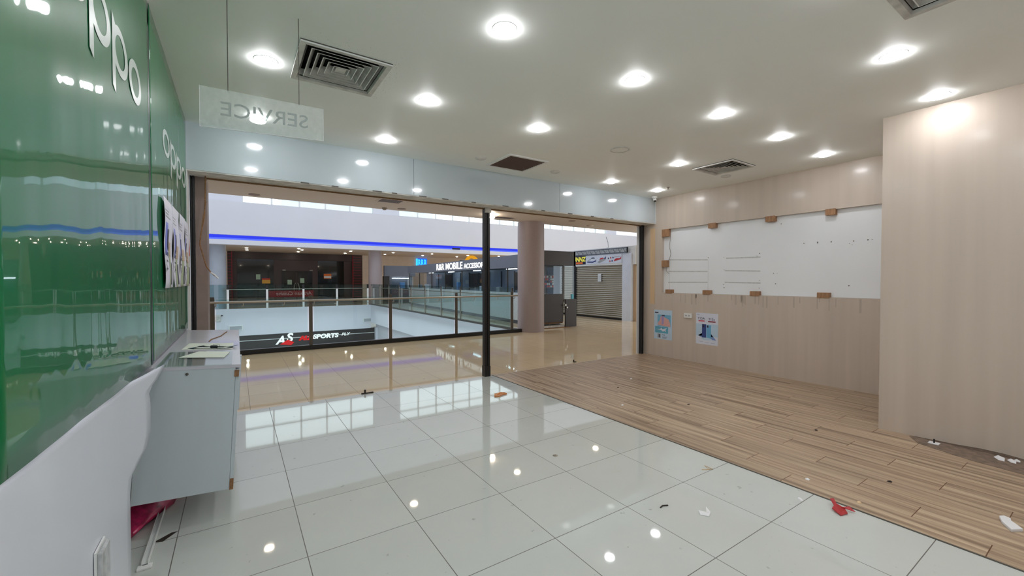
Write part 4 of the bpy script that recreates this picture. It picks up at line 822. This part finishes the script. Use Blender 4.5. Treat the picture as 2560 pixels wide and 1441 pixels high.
for y, z, m in ((11.22, 2.31, 'sign_grey'), (11.1, 2.33, 'sign_red'), (10.99, 2.33, 'sign_blue'), (11.14, 2.2, 'sign_red'), (11.03, 2.21, 'sign_blue')):
    shape([(y - .035, z - .03), (y + .03, z - .025), (y + .02, z + .03), (y - .01, z + .035), (y - .03, z + .01)], m)
shape([(10.94, 2.19), (10.90, 2.27), (10.80, 2.30), (10.64, 2.29), (10.60, 2.35), (10.585, 2.35), (10.60, 2.26), (10.78, 2.22)], 'sign_red'); shape([(10.95, 2.34), (10.66, 2.36), (10.66, 2.368), (10.95, 2.348)], 'sign_grey')
nt_ = thing('paper_notice', 'white paper notice taped on the roller shutter', 'notice', (11.808, 11.78, 1.43)); MB().box((-.008, -.18, 0), (0, 0, .30), 'box_white').build('sheet', nt_)
for k in range(4): MB().box((-.01, -.16, .06 + k * .05), (-.008, -.03, .07 + k * .05), 'print_grey').build('text_line', nt_)
tag(MB().tube([(13, 12.5, 3.3), (12.9, 12.3, 3.05), (12.6, 12.0, 2.8), (12.2, 11.7, 2.75)], .012, 'sign_grey', 6).build('loose_wire'), 'loose grey wire sticking up above the toy shop', 'cable')

# ================================================================ LOWER LEVEL
ls = thing('lower_shop', 'lower floor sports shop with a black lit sign band under the white slab', 'shop', (0, 26, 0))
MB().box((-2, -.02, -2.3), (7.05, .1, -1.42), 'lower_dark').build('sign_band', ls); MB().box((-2, -.05, -1.72), (7.05, -.03, -1.69), 'white_metal').build('trim_line', ls)
MB().box((7.05, -.3, -4.6), (7.15, .2, -1.38), 'atrium_white').build('pilaster', ls)
MB().box((-2, 1.2, -4.6), (7.05, 1.3, -2.2), 'lower_dark').build('interior', ls)
text('lettering', 'A', .62, 'letters_white', facing_minus_y(1.78, -.06, -2.0), ls, ext=.02, bold=.02, shear=.3, sx=.95); text('lettering', 'S', .62, 'letters_white', facing_minus_y(2.28, -.06, -1.88), ls, ext=.02, bold=.02, sx=1.05, shear=.1)
MB().poly([(1.95, -.09, -2.02), (2.35, -.09, -1.78), (2.65, -.09, -1.95), (2.5, -.09, -2.1)], (0, .01, 0), 'letters_red').build('swoosh', ls)
text('lettering', 'ALL', .30, 'letters_red', facing_minus_y(2.92, -.06, -1.86), ls, ext=.02, bold=.025, shear=.1, sx=1.3); text('lettering', 'SPORTS', .33, 'letters_white', facing_minus_y(3.60, -.06, -1.83), ls, ext=.02, bold=.015, shear=.15, sx=1.17); text('lettering', 'PLY', .25, 'letters_white', facing_minus_y(5.12, -.06, -1.77), ls, ext=.02, shear=.3, sx=1.1)
for i in range(14):
    x = -.2 + i * .5 + random.uniform(-.1, .1); hh = random.uniform(.15, .45)
    tag(box('stock_item', (x, 25.55, -2.6), (x + random.uniform(.20, .29), 25.8, -2.6 + hh), random.choice(['goods_a', 'goods_b', 'goods_c', 'lower_dark']), bevel=.02), 'dim stock below the lit sports sign, number %s from the left' % ['one','two','three','four','five','six','seven','eight','nine','ten','eleven','twelve','thirteen','fourteen'][i], 'stock', 'stock under the sports shop sign')
tag(MB().box((-1, 25.5, -4.6), (7, 25.85, -2.6), 'lower_dark').build('stock_rack'), 'dark rack below the lit sports sign', 'rack')
for x, z, lb in ((-.35, -1.12, 'grey vent grille in the lower white slab edge at the left'), (6.35, -1.05, 'grey vent grille in the lower white slab edge at the right')):
    v = thing('wall_vent', lb, 'air vent', (x, 25.88, z)); MB().box((0, -.02, 0), (.62, .02, .26), 'white_metal').build('frame', v); MB().box((.05, -.03, .04), (.57, -.02, .22), 'print_grey').build('louvres', v)
jb = thing('junction_box', 'pale electrical box with a small lamp on the far white slab edge', 'electrical box', (-.95, 25.85, -.60)); MB().box((0, 0, 0), (.28, .06, .32), 'dirty_white').build('case', jb); MB().box((.28, 0, .26), (.36, .05, .3), 'black_plastic').build('lamp', jb)
